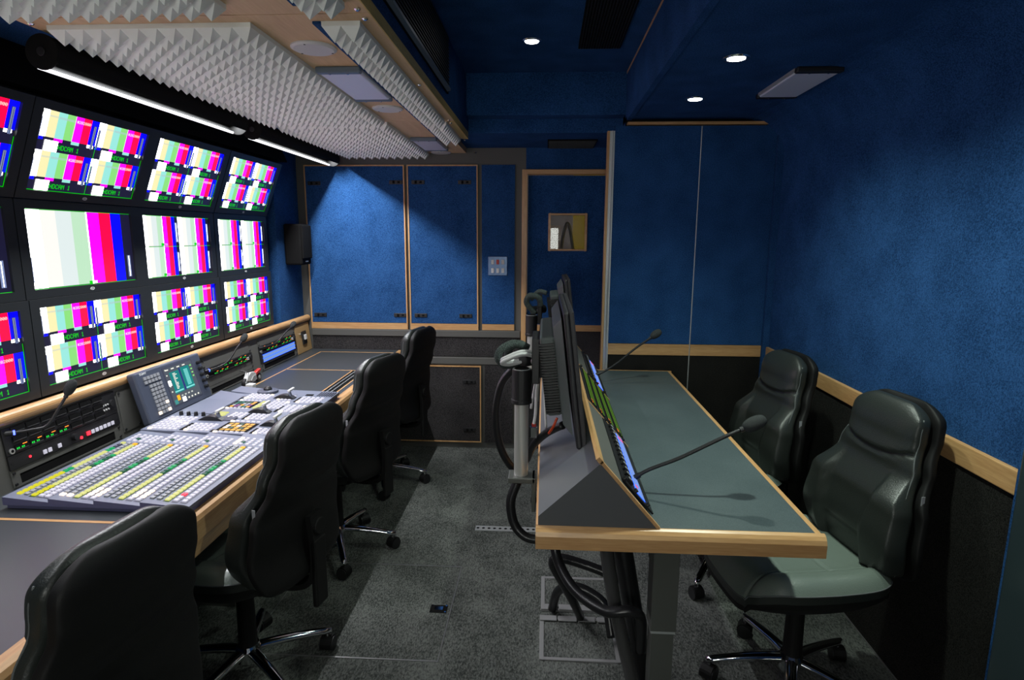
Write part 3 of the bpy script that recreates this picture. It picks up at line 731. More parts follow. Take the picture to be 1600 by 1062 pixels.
# rack 1
intercom('wide intercom panel with three key rows in the nearest rack', 1.645, 2.125, 0.108, 0.195, 3, 7)
t = thing('button_panel', 'black rack panel with white square keys and one glowing red, under the near intercom', 'rack unit', F(0, 1.885, 0.062))
m = MB(F); m.box(0.0005, 0.006, 1.645, 2.125, 0.062, 0.1065, BLK); m.build('front', t)
for yy in (1.775, 1.795, 1.835, 1.985, 2.005, 2.025, 2.045, 2.065, 2.085):
    m = MB(F); m.box(0.006, 0.010, yy-0.0065, yy+0.0065, 0.070, 0.084, KEYW); m.build('key', t, bevel=0.001)
m = MB(F); m.box(0.006, 0.010, 1.957, 1.971, 0.070, 0.084, KEYR); o = m.build('key', t); o['label'] = 'glowing red key'
m = MB(F); m.cyl((0.006, 1.930, 0.072), (0.009, 1.930, 0.072), 0.0055, KEYR, 12); m.cyl((0.006, 1.72, 0.082), (0.008, 1.72, 0.082), 0.004, KEYR, 12); m.build('red_lamps', t)
m = MB(F); m.cyl((0.006, 1.90, 0.084), (0.020, 1.90, 0.084), 0.012, BLK, 18); m.build('knob', t)
rackscrews(t, 1.645, 2.125, (0.084,))
rack_plate('grey rack plate with a long black slot beneath the keyed panel, nearest rack', 1.645, 2.125, 0.004, 0.060, GREY, (1.675, 2.09, 0.010, 0.042))
# blank between
rack_plate('plain grey plate between the nearest rack and the tilted control panel', 2.14, 2.24, 0.02, 0.185)
# rack 2
rack_plate('plain grey plate at the top of the middle rack', 2.72, 3.195, 0.140, 0.193)
intercom('slim intercom panel with small green displays in the middle rack', 2.72, 3.195, 0.093, 0.138, 2, 8, True)
rack_plate('plain grey plate under the slim intercom in the middle rack', 2.72, 3.195, 0.050, 0.091)
rack_plate('grey plate with black slot at the foot of the middle rack, behind the toy', 2.72, 3.195, 0.004, 0.048, GREY, (2.76, 3.16, 0.010, 0.036))
# rack 3
rack_plate('plain grey plate at the top of the far rack', 3.285, 3.785, 0.150, 0.193)
intercom('slim intercom panel with orange and green lights above the blue strip', 3.285, 3.785, 0.106, 0.148, 2, 8, True)
t = thing('lit_key_strip', 'glowing blue rack strip in the far rack of the left desk', 'rack unit', F(0, 3.53, 0.055))
m = MB(F); m.box(0.0005, 0.006, 3.285, 3.785, 0.050, 0.104, BLK); m.build('front', t)
m = MB(F)
for r in range(2):
    m.box(0.0062, 0.0085, 3.315, 3.755, 0.056+r*0.022, 0.074+r*0.022, BLUP)
    m.box(0.0062, 0.0090, 3.312, 3.758, 0.054+r*0.022, 0.0565+r*0.022, BLUL); m.box(0.0062, 0.009, 3.312, 3.758, 0.0735+r*0.022, 0.076+r*0.022, BLUL)
m.build('lit_keys', t)
rackscrews(t, 3.285, 3.785, (0.077,))
rack_plate('grey plate with black slot below the blue strip in the far rack', 3.285, 3.785, 0.004, 0.048, GREY, (3.32, 3.75, 0.010, 0.038))
# blue-lit strip reaches the desk with its own light: the emission of the keys does it

gooseneck('gooseneck_microphone', 'nearest gooseneck microphone of the left desk, in front of the monitors', F(0.004, 1.660, 0.178),
          [(-1.62, 1.70, 0.892), (-1.60, 1.745, 0.894), (-1.575, 1.772, 0.945), (-1.562, 1.787, 0.976)], (0.3, 0.35, 0.88), True, 0.0045)
gooseneck('gooseneck_microphone', 'gooseneck microphone rising from the middle rack by the tilted control panel', F(0.004, 2.735, 0.130),
          [(-1.63, 2.83, 0.852), (-1.61, 2.877, 0.874), (-1.59, 2.917, 0.924), (-1.58, 2.947, 0.950)], (0.15, 0.75, 0.65), True, 0.0045)
gooseneck('gooseneck_microphone', 'farthest gooseneck microphone of the left desk, by the oak switch panel', F(0.004, 3.295, 0.140),
          [(-1.63, 3.40, 0.86), (-1.615, 3.465, 0.876), (-1.60, 3.526, 0.914), (-1.59, 3.581, 0.934)], (0.1, 0.9, 0.45), False, 0.0045)

# --- tilted touch control panel
cbl, cbr, ctl_, ctr = Vector((-1.575, 2.20, 0.752)), Vector((-1.575, 2.63, 0.752)), Vector((-1.630, 2.20, 0.962)), None
su = Vector((0, 1, 0)); sv = (ctl_-cbl).normalized(); sn = su.cross(sv).normalized()
if sn.x < 0: sn = -sn
HP = (ctl_-cbl).length; WP = 0.445
base = cbl + Vector((0.012, -0.015, 0))
def K(out, u, v): return tuple(base + su*u + sv*v + sn*out)
t = thing('touch_control_panel', 'tilted blue-grey control panel with keypad and teal display standing behind the mixer', 'control panel', tuple(base))
m = MB(K); m.box(-0.035, 0, 0, WP, 0, HP, CTL); m.build('body', t, bevel=0.008)
m = MB(K); m.box(0.0, 0.0008, 0.165, 0.375, 0.028, HP-0.016, MIXD); m.build('display_recess', t)
m = MB(K); a0, a1, b0, b1 = 0.172, 0.368, 0.034, HP-0.022; m.box(0.0008, 0.0012, a0, a1, b0, b1, DISP)
W_, H_ = a1-a0, b1-b0
def D(u0, v0, u1, v1, mat, lay=1): m.box(0.0012, 0.0012+0.0003*lay, a0+W_*u0, a0+W_*u1, b0+H_*v0, b0+H_*v1, mat)
D(0.14, 0.27, 0.47, 0.86, TEAL); D(0.55, 0.27, 0.86, 0.90, TEAL); D(0.49, 0.27, 0.53, 0.9, emis('navy_display', (0.0, 0.02, 0.2), 1.0))
D(0.14, 0.30, 0.44, 0.34, CYAN, 2); D(0.55, 0.30, 0.86, 0.34, CYAN, 2)
random.seed(3)
for r in range(12):
    D(0.24, 0.38+r*0.038, 0.24+random.uniform(0.05, 0.14), 0.40+r*0.038, SC['w'], 2); D(0.64, 0.38+r*0.038, 0.78, 0.405+r*0.038, CYAN, 2)
D(0.14, 0.08, 0.24, 0.22, KEYO); D(0.30, -0.0, 0.42, 0.12, SC['W'], 1); D(0.02, 0.52, 0.11, 0.66, SC['W']); D(0.02, 0.0, 0.13, 0.12, emis('teal_button', (0.05, 0.3, 0.28), 0.8))
for q in range(5): D(0.03, 0.30+0.15*q+0.04, 0.07, 0.33+0.15*q+0.04, SC['w'])
for q in range(4): D(0.30+0.12*q, 0.15, 0.36+0.12*q, 0.19, SC['t']); D(0.5+0.12*q, 0.03, 0.55+0.12*q, 0.07, SC['w']); D(0.05+0.2*q, 0.93, 0.15+0.2*q, 0.96, SC['w'])
for q in range(4): D(0.9, 0.55+0.1*q, 0.96, 0.59+0.1*q, SC['g'])
m.build('display', t)
litk = {(2, 3): KEYH, (0, 0): KEYH, (0, 3): KEYH}
for r in range(10):
    nn = 5 if r >= 8 else 4
    for c in range(nn):
        ku = 0.062+0.0205*c - (0.0205 if r >= 8 else 0); kv = 0.024+0.0166*r
        if r >= 8: kv += 0.004
        m = MB(K); m.box(0, 0.0045, ku, ku+0.015, kv, kv+0.0125, litk.get((r, c), KEYG)); m.build('key', t)
for q in range(5):
    vv = 0.058+0.029*q
    m = MB(K); m.cyl((0, 0.408, vv), (0.017, 0.408, vv), 0.008, BLK, 14); m.build('knob', t, bevel=0.001)
m = MB(K); pixtext(lambda a, b, c, d: m.box(0, 0.0006, a, c, b, d, LOGO), 'SONY', 0.030, HP-0.017, 0.009, 0.0105); m.build('lettering', t)
MB().box(-1.62, -1.59, 2.25, 2.58, ZD, 0.80, BLK).build('stand', t)

# ------------------------------------------------------------------ vision mixer
XM0, XM1, YM0, YM1, YM2 = -1.552, -1.005, 1.515, 2.115, 2.755
t = MIX = thing('vision_mixer', 'large blue-grey video mixing console covered with rows of lit keys on the left desk', 'mixing console', (-1.28, 2.1, ZD+0.001))
tiers = [(-1.555, -1.417), (-1.417, -1.281), (-1.281, -1.143), (-1.143, -1.003)]
def tz(x):   # top of the near block: four shingled tiers
    for a, b in tiers:
        if x <= b+1e-9: return 0.7545 - 0.012*(x-a)/(b-a) - 0.001*tiers.index((a, b))
    return 0.74
m = MB()
m.box(XM0, XM1, YM0+0.01, YM2-0.01, ZD+0.001, 0.732, MIXS)
for i, (a, b) in enumerate(tiers):
    za, zb = 0.7545-0.001*i, 0.7425-0.001*i
    m.prism([(a, 0.730), (a, za), (b, zb), (b, 0.730)], YM0, YM1-0.002, MIXB, 'y', MIXS)
m.build('bank_housing', t)
o = MB(); o.prism([(XM0-0.01, 0.728), (XM0-0.01, 0.757), (-1.30, 0.752), (XM1, 0.743), (XM1, 0.728)], YM1+0.001, YM2-0.08, MIXB)
o.prism([(-1.50, 0.728), (-1.50, 0.765), (-1.38, 0.753), (XM1, 0.744), (XM1, 0.728)], YM2-0.079, YM2+0.02, MIXB)
o.build('transition_housing', t)
def tz2(x): return 0.757-(0.005*(x-(XM0-0.01))/(-1.30-(XM0-0.01))) if x < -1.30 else 0.752-0.009*(x+1.30)/(XM1+1.30)
keys = []   # (x, y, w(x), l(y), mat, zfun)
rowx = [[-1.528, -1.506, -1.484, -1.462, -1.443], [-1.398, -1.376, -1.352, -1.328, -1.305], [-1.263, -1.243, -1.218, -1.192, -1.168], [-1.125, -1.104, -1.080, -1.055, -1.030]]
NC = 24
for ti, rws in enumerate(rowx):
    for ri, x in enumerate(rws):
        n = NC + (2 if ri > 2 else 0)
        for c in range(NC):
            y = YM0+0.033+c*0.0186
            if ti == 0:
                if ri == 0: mat = KEYGR if c in (9, 10, 19, 20) else (KEYP if c > 10 else KEYY)
                elif ri == 2: mat = KEYGR if c in (13, 14, 17) else (KEYDG if c in (12, 15, 16) else (KEYP if c > 3 else KEYY))
                elif ri == 1: mat = KEYG
                else: mat = KEYW
                if c == 23 and ri == 2: mat = KEYO
                if c in (21, 22) and ri == 0: mat = MIXD
            else:
                if ri == 2: mat = KEYGR if c in (12, 13, 16) else (KEYDG if c in (10, 11, 14, 15) else KEYP)
                elif ri < 2: mat = KEYG if not (ti == 1 and c == 0) else KEYH
                else: mat = KEYW
                if c == 23 and ri == 2: mat = KEYO
                if ti in (1, 2) and ri in (3, 4) and c in (1, 2, 3): mat = KEYH
                if ti == 3 and ri == 3 and c == 2: mat = KEYR
            keys.append((x, y, 0.0135, 0.0142, mat, tz))
        for c in range(4):   # delegation block beyond the last column
            y = YM0+0.033+(NC+0.7+c)*0.0186
            if y > YM1-0.02: continue
            mat = KEYDG if (ri == 1 and c == 1) else (KEYH if ti == 3 and ri == 0 else KEYW)
            keys.append((x, y, 0.012, 0.014, mat, tz))
def block(x0, x1, y0, y1, nx, ny, mat=KEYW, skip=()):
    for i in range(nx):
        for j in range(ny):
            if (i, j) in skip: continue
            mt = mat
            if mat is KEYW and (i*7+j*3) % 11 == 0: mt = KEYH
            keys.append((x0+(x1-x0)*(i+0.5)/nx, y0+(y1-y0)*(j+0.5)/ny, (x1-x0)/nx*0.72, (y1-y0)/ny*0.72, mt, tz2))
block(-1.545, -1.425, 2.125, 2.290, 6, 7)
block(-1.400, -1.295, 2.125, 2.215, 5, 4); block(-1.340, -1.255, 2.245, 2.330, 1, 1, MIXD)
block(-1.320, -1.255, 2.300, 2.375, 3, 4); block(-1.400, -1.330, 2.325, 2.345, 1, 1, KEYP)
block(-1.395, -1.335, 2.300, 2.375, 1, 4, KEYP)
block(-1.125, -1.020, 2.125, 2.190, 5, 4); block(-1.240, -1.155, 2.290, 2.370, 4, 4); block(-1.06, -1.02, 2.21, 2.37, 1, 4, KEYP)
block(-1.280, -1.150, 2.110+0.010, 2.128+0.008, 6, 1); block(-1.280, -1.150, 2.252, 2.268, 6, 1)
block(-1.155, -1.030, 2.410, 2.520, 5, 5); block(-1.395, -1.290, 2.425, 2.440, 6, 1); block(-1.395, -1.290, 2.552, 2.566, 6, 1)
block(-1.285, -1.255, 2.440, 2.555, 1, 5, KEYP); block(-1.240, -1.16, 2.445, 2.570, 4, 5)
block(-1.395, -1.280, 2.585, 2.672, 6, 4); block(-1.255, -1.170, 2.648, 2.668, 5, 1); block(-1.14, -1.03, 2.56, 2.66, 5, 4); block(-1.24, -1.17, 2.585, 2.605, 4, 1)
keys.sort(key=lambda k: k[0]**2+k[1]**2+(1.5-0.745)**2)
rest = MB()
for i, (x, y, wx, ly, mat, zf) in enumerate(keys):
    z0 = zf(x); dz = zf(x+0.001)-zf(x); hx = wx/2; h = 0.0045
    tgt = rest if i >= 100 else MB()
    tgt.add([(x-hx, y-ly/2, z0-0.002), (x+hx, y-ly/2, z0-0.003), (x+hx, y+ly/2, z0-0.003), (x-hx, y+ly/2, z0-0.002),
             (x-hx*0.86, y-ly*0.43, z0+h+0.0006), (x+hx*0.86, y-ly*0.43, z0+h-0.0006), (x+hx*0.86, y+ly*0.43, z0+h-0.0006), (x-hx*0.86, y+ly*0.43, z0+h+0.0006)],
            [(4, 5, 6, 7), (0, 1, 5, 4), (1, 2, 6, 5), (2, 3, 7, 6), (3, 0, 4, 7)], mat)
    if i < 100: tgt.build('key', t)
o = rest.build('keys', t); o['kind'] = 'stuff'
# dark trenches the keys sit in
m = MB()
for ti, rws in enumerate(rowx):
    for ri in (2, 3, 4):
        x = rws[ri]; z0 = tz(x)
        m.add([(x-0.0095, YM0+0.02, tz(x-0.0095)+0.0006), (x+0.0095, YM0+0.02, tz(x+0.0095)+0.0006), (x+0.0095, YM0+0.03+NC*0.0186, tz(x+0.0095)+0.0006), (x-0.0095, YM0+0.03+NC*0.0186, tz(x-0.0095)+0.0006)], [(0, 1, 2, 3)], LIME if ri == 2 else MIXD)
m.build('key_recess', t)
# displays
def disp(x0, x1, y0, y1, cols, seed):
    m = MB(); zz = lambda x: tz2(x)+0.0015
    m.prism([(x0, tz2(x0)-0.001), (x0, zz(x0)), (x1, zz(x1)), (x1, tz2(x1)-0.001)], y0, y1, BLKM)
    random.seed(seed); nx, ny = 5, 4
    for i in range(nx):
        for j in range(ny):
            a = x0+(x1-x0)*(0.10+0.84*i/nx); b = x0+(x1-x0)*(0.10+0.84*(i+0.78)/nx); c = y0+(y1-y0)*(0.05+0.92*j/ny); d_ = y0+(y1-y0)*(0.05+0.92*(j+0.8)/ny)
            mt = random.choice(cols)
            m.quad((a, c, zz(a)+0.0006), (b, c, zz(b)+0.0006), (b, d_, zz(b)+0.0006), (a, d_, zz(a)+0.0006), mt)
    m.build('touch_display', t)
disp(-1.278, -1.150, 2.142, 2.246, [KEYO, KEYO, KEYH, KEYDG, emis('amber_key', (0.7, 0.4, 0.0), 0.8)], 5)
disp(-1.400, -1.290, 2.447, 2.545, [KEYDG, emis('purple_key', (0.25, 0.03, 0.3), 0.8), emis('teal_key', (0.0, 0.25, 0.18), 0.7), KEYO, KEYG], 9)
for x0, x1, y0, y1 in ((-1.415, -1.402, 2.13, 2.215), (-1.290, -1.281, 2.125, 2.15), (-1.135, -1.126, 2.13, 2.19), (-1.25, -1.242, 2.29, 2.37), (-1.17, -1.16, 2.41, 2.5), (-1.15, -1.142, 2.57, 2.65)):
    m = MB(); m.prism([(x0, tz2(x0)), (x0, tz2(x0)+0.002), (x1, tz2(x1)+0.002), (x1, tz2(x1))], y0, y1, BLKM); m.build('label_display', t)
for kx, ky in ((-1.521, 2.315), (-1.489, 2.315), (-1.457, 2.315), (-1.425, 2.315)):
    z0 = tz2(kx); m = MB(); m.cyl((kx, ky, z0), (kx, ky, z0+0.016), 0.0085, BLK, 16, 0.007); m.build('knob', t)
for k, (x0, x1, yy) in enumerate(((-1.415, -1.31, 2.27), (-1.272, -1.175, 2.395), (-1.265, -1.165, 2.628), (-1.140, -1.055, 2.235))):
    z0 = tz2((x0+x1)/2)-0.001; n = 12
    prof = [(x0, z0)] + [(x0+(x1-x0)*i/n, z0+0.017*math.sin(PI*i/n)+0.003) for i in range(n+1)] + [(x1, z0)]
    f_ = thing('x', '', '') if False else None
    m = MB(); m.prism(prof, yy-0.016, yy+0.016, BLK); fa = m.build('fader', t)
    hx = x0+(x1-x0)*0.80; m = MB()
    m.prism([(hx-0.003, z0+0.008), (hx-0.010, z0+0.034), (hx-0.002, z0+0.036), (hx+0.005, z0+0.008)], yy-0.008, yy+0.008, MIXB)
    m.box(hx-0.012, hx+0.0, yy-0.010, yy+0.050, z0+0.032, z0+0.042, WHT)
    ob = m.build('fader_handle', t, bevel=0.002)
jx, jy = -1.337, 2.715; z0 = tz2(jx)
m = MB(); m.lathe((jx, jy, z0-0.002), (0, 0, 1), [(0, 0.048), (0.012, 0.048), (0.014, 0.042), (0.012, 0.038), (0.015, 0.030), (0.015, 0)], CTL, 30); m.build('joystick_plate', t)
m = MB(); m.lathe((jx, jy, z0+0.006), (0, 0, 1), [(0, 0.021), (0.014, 0.019), (0.022, 0.012), (0.025, 0.0)], BLK, 24); m.build('joystick', t)
m = MB()
for i in range(7): m.box(-1.085+i*0.0115, -1.080+i*0.0115, 2.685, 2.755, 0.744, 0.7485, MIXD)
m.box(-1.14, -1.105, 2.685, 2.705, 0.744, 0.749, BLKM)
m.build('card_slot', t)
# flap of paper-like blank plate at the rear
m = MB(); m.add([(-1.555, 2.34, 0.7575), (-1.405, 2.34, 0.7565), (-1.405, 2.56, 0.7568), (-1.555, 2.56, 0.7578), (-1.54, 2.66, 0.772), (-1.40, 2.62, 0.765)], [(0, 1, 2, 3), (3, 2, 5, 4)], MIXB); m.build('blank_plate', t)

# --- toy motorbike on the desk
t = thing('toy_motorbike', 'small white and red toy motorbike standing behind the mixer', 'toy', (-1.565, 3.0, ZD))
zt = ZD
for yy, rad in ((2.93, 0.024), (3.075, 0.024)):
    m = MB(); m.cyl((-1.572, yy, zt+rad), (-1.556, yy, zt+rad), rad, BLK, 20)
    w_ = m.build('wheel', t, bevel=0.003)
    m = MB(); m.cyl((-1.575, yy, zt+rad), (-1.553, yy, zt+rad), 0.010, ALU, 14); m.build('hub', t)
m = MB(); m.prism([(2.93, zt+0.035), (2.945, zt+0.055), (2.985, zt+0.072), (3.02, zt+0.066), (3.04, zt+0.05), (3.02, zt+0.03), (2.96, zt+0.026)], -1.575, -1.553, WHT, 'x'); m.build('fairing', t, bevel=0.003)
m = MB(); m.prism([(3.02, zt+0.05), (3.055, zt+0.062), (3.095, zt+0.070), (3.09, zt+0.055), (3.04, zt+0.040)], -1.574, -1.554, RED, 'x'); m.build('tail', t, bevel=0.003)
m = MB(); m.prism([(2.975, zt+0.028), (3.00, zt+0.048), (3.03, zt+0.046), (3.035, zt+0.022), (2.99, zt+0.016)], -1.576, -1.550, ALU, 'x'); m.build('engine', t)
m = MB(); m.tube([(-1.60, 2.955, zt+0.085), (-1.564, 2.962, zt+0.076), (-1.53, 2.955, zt+0.085)], 0.003, BLK, 8); m.build('handlebar', t)
m = MB(); m.tube([(-1.557, 2.93, zt+0.024), (-1.557, 2.962, zt+0.074)], 0.003, ALU, 8); m.tube([(-1.571, 2.93, zt+0.024), (-1.571, 2.962, zt+0.074)], 0.003, ALU, 8); m.build('fork', t)
m = MB(); m.box(-1.545, -1.505, 2.895, 2.935, zt, zt+0.026, WHT); tag(m.build('small_box', bevel=0.004), 'tiny white box beside the toy motorbike', 'box')

# ------------------------------------------------------------------ right desk
ZT = 0.77; X0, X1, Y0, Y1 = -0.014, 0.712, 1.40, 3.275
t = thing('presenter_desk', 'free standing desk with grey top, oak edges and a wedge console, right of the aisle', 'desk', (0.35, 2.3, 0))
m = MB(); m.box(X0+0.020, X1-0.020, Y0+0.020, Y1-0.015, ZT-0.05, ZT, DESK); m.build('desktop', t)
e = 0.022; m = MB()
prf = lambda a, s: [(a, ZT-0.056), (a, ZT+0.0005), (a+s*(e-0.008), ZT+0.0005), (a+s*e, ZT-0.008), (a+s*e, ZT-0.056)]
m.prism(prf(X1-e, 1), Y0+e, Y1-e, OAK); m.prism(prf(X0+e, -1), Y0+e, Y1-e, OAK)
m.build('oak_side_edge', t)
m = MB(); m.prism([(Y0, ZT-0.056), (Y0, ZT-0.022), (Y0+0.004, ZT-0.011), (Y0+0.011, ZT-0.003), (Y0+0.018, ZT+0.0006), (Y0+e, ZT+0.0006), (Y0+e, ZT-0.056)], X0, X1, OAKX, 'x'); m.build('oak_front_edge', t)
m = MB(); m.prism([(Y1, ZT-0.056), (Y1, ZT-0.008), (Y1-0.008, ZT+0.0006), (Y1-e, ZT+0.0006), (Y1-e, ZT-0.056)], X0, X1, OAKX, 'x'); m.build('oak_back_edge', t)
# console wedge
px_, pz_ = 0.150, 0.944; bx_, bz_ = X0+0.006, 0.795; fx_, fz_ = 0.300, ZT+0.001
m = MB(); m.prism([(bx_, ZT+0.001), (bx_, bz_), (px_, pz_), (fx_-0.006, fz_), ], Y0+0.018, Y1-0.02, SHELL); m.build('console_wedge', t)
SL = math.hypot(fx_-px_, fz_-pz_); wx, wz = (fx_-px_)/SL, (fz_-pz_)/SL     # down the slope
def G(out, y, s): return (px_+wx*s-wz*out, y, pz_+wz*s+wx*out)
m = MB(G); m.box(-0.004, 0.004, Y0+0.016, Y0+0.028, -0.002, SL, OAK); m.box(-0.004, 0.004, 2.008, 2.020, 0.0, SL, OAK); m.box(-0.004, 0.004, 2.62, 2.632, 0, SL, OAK); m.box(-0.004, 0.004, Y1-0.034, Y1-0.022, 0, SL, OAK)
m.box(-0.006, 0.005, Y0+0.016, Y1-0.022, -0.016, 0.002, OAK)
m.build('oak_trim', t)
m = MB(); m.prism([(Y0+0.05, 0), (0, 0), (0, 0)], 0, 0.001, BLK) if False else None
# legs
m = MB(); m.box(0.325, 0.400, 1.585, 1.655, 0.36, ZT-0.056, LEGP); o = m.build('leg', t, bevel=0.002)
m = MB(); m.box(0.330, 0.395, 1.590, 1.650, 0.015, 0.36, LEGP); m.box(0.327, 0.398, 1.587, 1.653, 0.352, 0.36, ALU); m.build('inner_tube', o)
m = MB(); m.box(0.336, 0.389, 1.596, 1.644, 0.20, 0.215, ALU); m.build('collar', o)
m = MB(); m.box(0.13, 0.60, 1.59, 1.65, 0.0, 0.02, LEGP); m.build('foot', o)
m = MB(); m.box(0.325, 0.400, 2.985, 3.055, 0.0, ZT-0.056, LEGP); m.build('leg', t, bevel=0.002)
m = MB(); m.box(0.34, 0.385, 1.655, 2.985, 0.62, 0.69, BLK); m.build('crossbar', t)
m = MB(); m.cyl((0.44, 1.50, ZT-0.066), (0.44, 1.50, ZT-0.056), 0.012, STL, 14); m.build('bolt', t)

# console modules
def key_module(label, y0, y1):
    t = thing('glowing_keyboard', label, 'rack unit', G(0, (y0+y1)/2, SL*0.6))
    m = MB(G); m.box(0.0005, 0.005, y0, y1, 0.085, SL-0.012, BLK); m.build('front', t)
    n = 13
    for i in range(n):
        a = y0+0.02+(y1-y0-0.04)*i/n
        m = MB(G); m.box(0.005, 0.014, a, a+0.020, 0.105, 0.128, BLK); m.box(0.014, 0.016, a+0.004, a+0.016, 0.110, 0.122, KEYG); m.build('key', t)
    m = MB(G); m.box(0.005, 0.0062, y0+0.018, y1-0.018, 0.150, 0.186, BLUL)
    for i in range(26):
        a = y0+0.02+(y1-y0-0.04)*i/26
        for s_ in (0.153, 0.170): m.box(0.006, 0.008, a+0.002, a+0.013, s_, s_+0.012, BLUP)
    m.build('lit_keys', t)
    m = MB(G); m.box(0.008, 0.009, y0+0.06, y0+0.073, 0.153, 0.163, KEYP2); m.box(0.008, 0.009, y1-0.07, y1-0.05, 0.153, 0.178, KEYP2); m.build('red_keys', t)
    for yy in (y0+0.007, y1-0.007):
        for s_ in (0.095, 0.14, 0.19):
            m = MB(G); m.cyl((0.004, yy, s_), (0.013, yy, s_), 0.006, BLK, 12); m.build('rack_screw', t)
key_module('near key panel glowing blue on the wedge console of the right desk', 1.475, 2.000)
key_module('far key panel glowing blue at the partition end of the wedge console', 2.640, 3.235)
t = thing('meter_panel', 'panel with four green and orange lit meter strips on the wedge console', 'rack unit', G(0, 2.32, SL/2))
m = MB(G); m.box(0.0005, 0.004, 2.026, 2.615, 0.014, SL-0.012, BLK); m.build('front', t)
for k in range(4):
    s0 = 0.026+k*0.049
    m = MB(G); m.box(0.004, 0.006, 2.05, 2.59, s0, s0+0.036, BLKM); m.build('strip', t)
    m = MB(G)
    for i in range(26):
        a = 2.06+i*0.0203
        for r in range(2): m.box(0.006, 0.0072, a, a+0.014, s0+0.005+r*0.015, s0+0.014+r*0.015, METO if i < 2 and r == 0 else METR)
    m.build('strip_lights', t)
for yy in (2.033, 2.608):
    for s_ in (0.02, 0.07, 0.12, 0.18):
        m = MB(G); m.cyl((0.004, yy, s_), (0.012, yy, s_), 0.006, BLK, 12); m.build('rack_screw', t)
tag(MB(G).box(0.0005, 0.003, 1.430, 2.000, 0.006, 0.082, GREY).build('blank_plate'), 'plain grey plate near the peak of the console, near end', 'rack plate')
tag(MB(G).box(0.0005, 0.003, 2.640, 3.235, 0.006, 0.082, GREY).build('blank_plate'), 'plain grey plate near the peak of the console, far end', 'rack plate')

gooseneck('gooseneck_microphone', 'near gooseneck microphone reaching over the top of the right desk', G(0.006, 1.63, 0.172),
          [(0.31, 1.63, 0.845), (0.39, 1.62, 0.885), (0.50, 1.61, 0.950), (0.55, 1.61, 0.975)], (0.85, 0, 0.45), False, 0.0055, 0.020, 0.068)
gooseneck('gooseneck_microphone', 'far gooseneck microphone reaching over the right desk by the partition', G(0.006, 2.93, 0.17),
          [(0.30, 2.94, 0.83), (0.37, 2.95, 0.875), (0.46, 2.96, 0.95), (0.53, 2.96, 1.003)], (0.8, 0, 0.6), False, 0.0055, 0.020, 0.062)

# --- monitors on poles
def pole(label, y):
    t = thing('monitor_pole', label, 'monitor stand', (-0.066, y, ZT-0.07))
    m = MB(); m.cyl((-0.066, y, ZT-0.005), (-0.066, y, 1.05), 0.022, STL, 28); m.build('tube', t, smooth=False)
    m = MB(); m.cyl((-0.066, y, 1.005), (-0.066, y, 1.105), 0.030, BLK, 28); m.cyl((-0.066, y, 0.998), (-0.066, y, 1.012), 0.032, BLK, 28); m.build('collar', t, bevel=0.002)
    m = MB(); m.cyl((-0.066, y, 1.104), (-0.066, y, 1.108), 0.022, BLKM, 20); m.cyl((-0.066, y, 1.104), (-0.066, y, 1.1065), 0.028, ALU, 28); m.build('cap', t)
    m = MB(); m.box(-0.105, X0-0.006, y-0.035, y+0.035, ZT-0.022, ZT-0.004, LEGP); m.box(X0-0.018, X0-0.004, y-0.035, y+0.035, ZT-0.115, ZT-0.004, LEGP)
    m.cyl((-0.035, y, ZT-0.09), (-0.015, y, ZT-0.09), 0.010, BLK, 12); m.build('clamp', t, bevel=0.003)
    m = MB(); m.cyl((-0.066, y+0.03, 1.125), (0.0, y+0.08, 1.13), 0.022, BLK, 18)
    m.cyl((-0.026, y-0.005, 1.128), (-0.026, y+0.02, 1.128), 0.013, STL, 14)
    m.box(-0.036, -0.012, y-0.01, y+0.15, 1.06, 1.20, BLK); m.build('bracket', t, bevel=0.003)
    return t
pole('near steel pole clamped to the aisle side of the right desk', 1.76)
pole('far steel pole behind the near monitor on the right desk', 3.03)
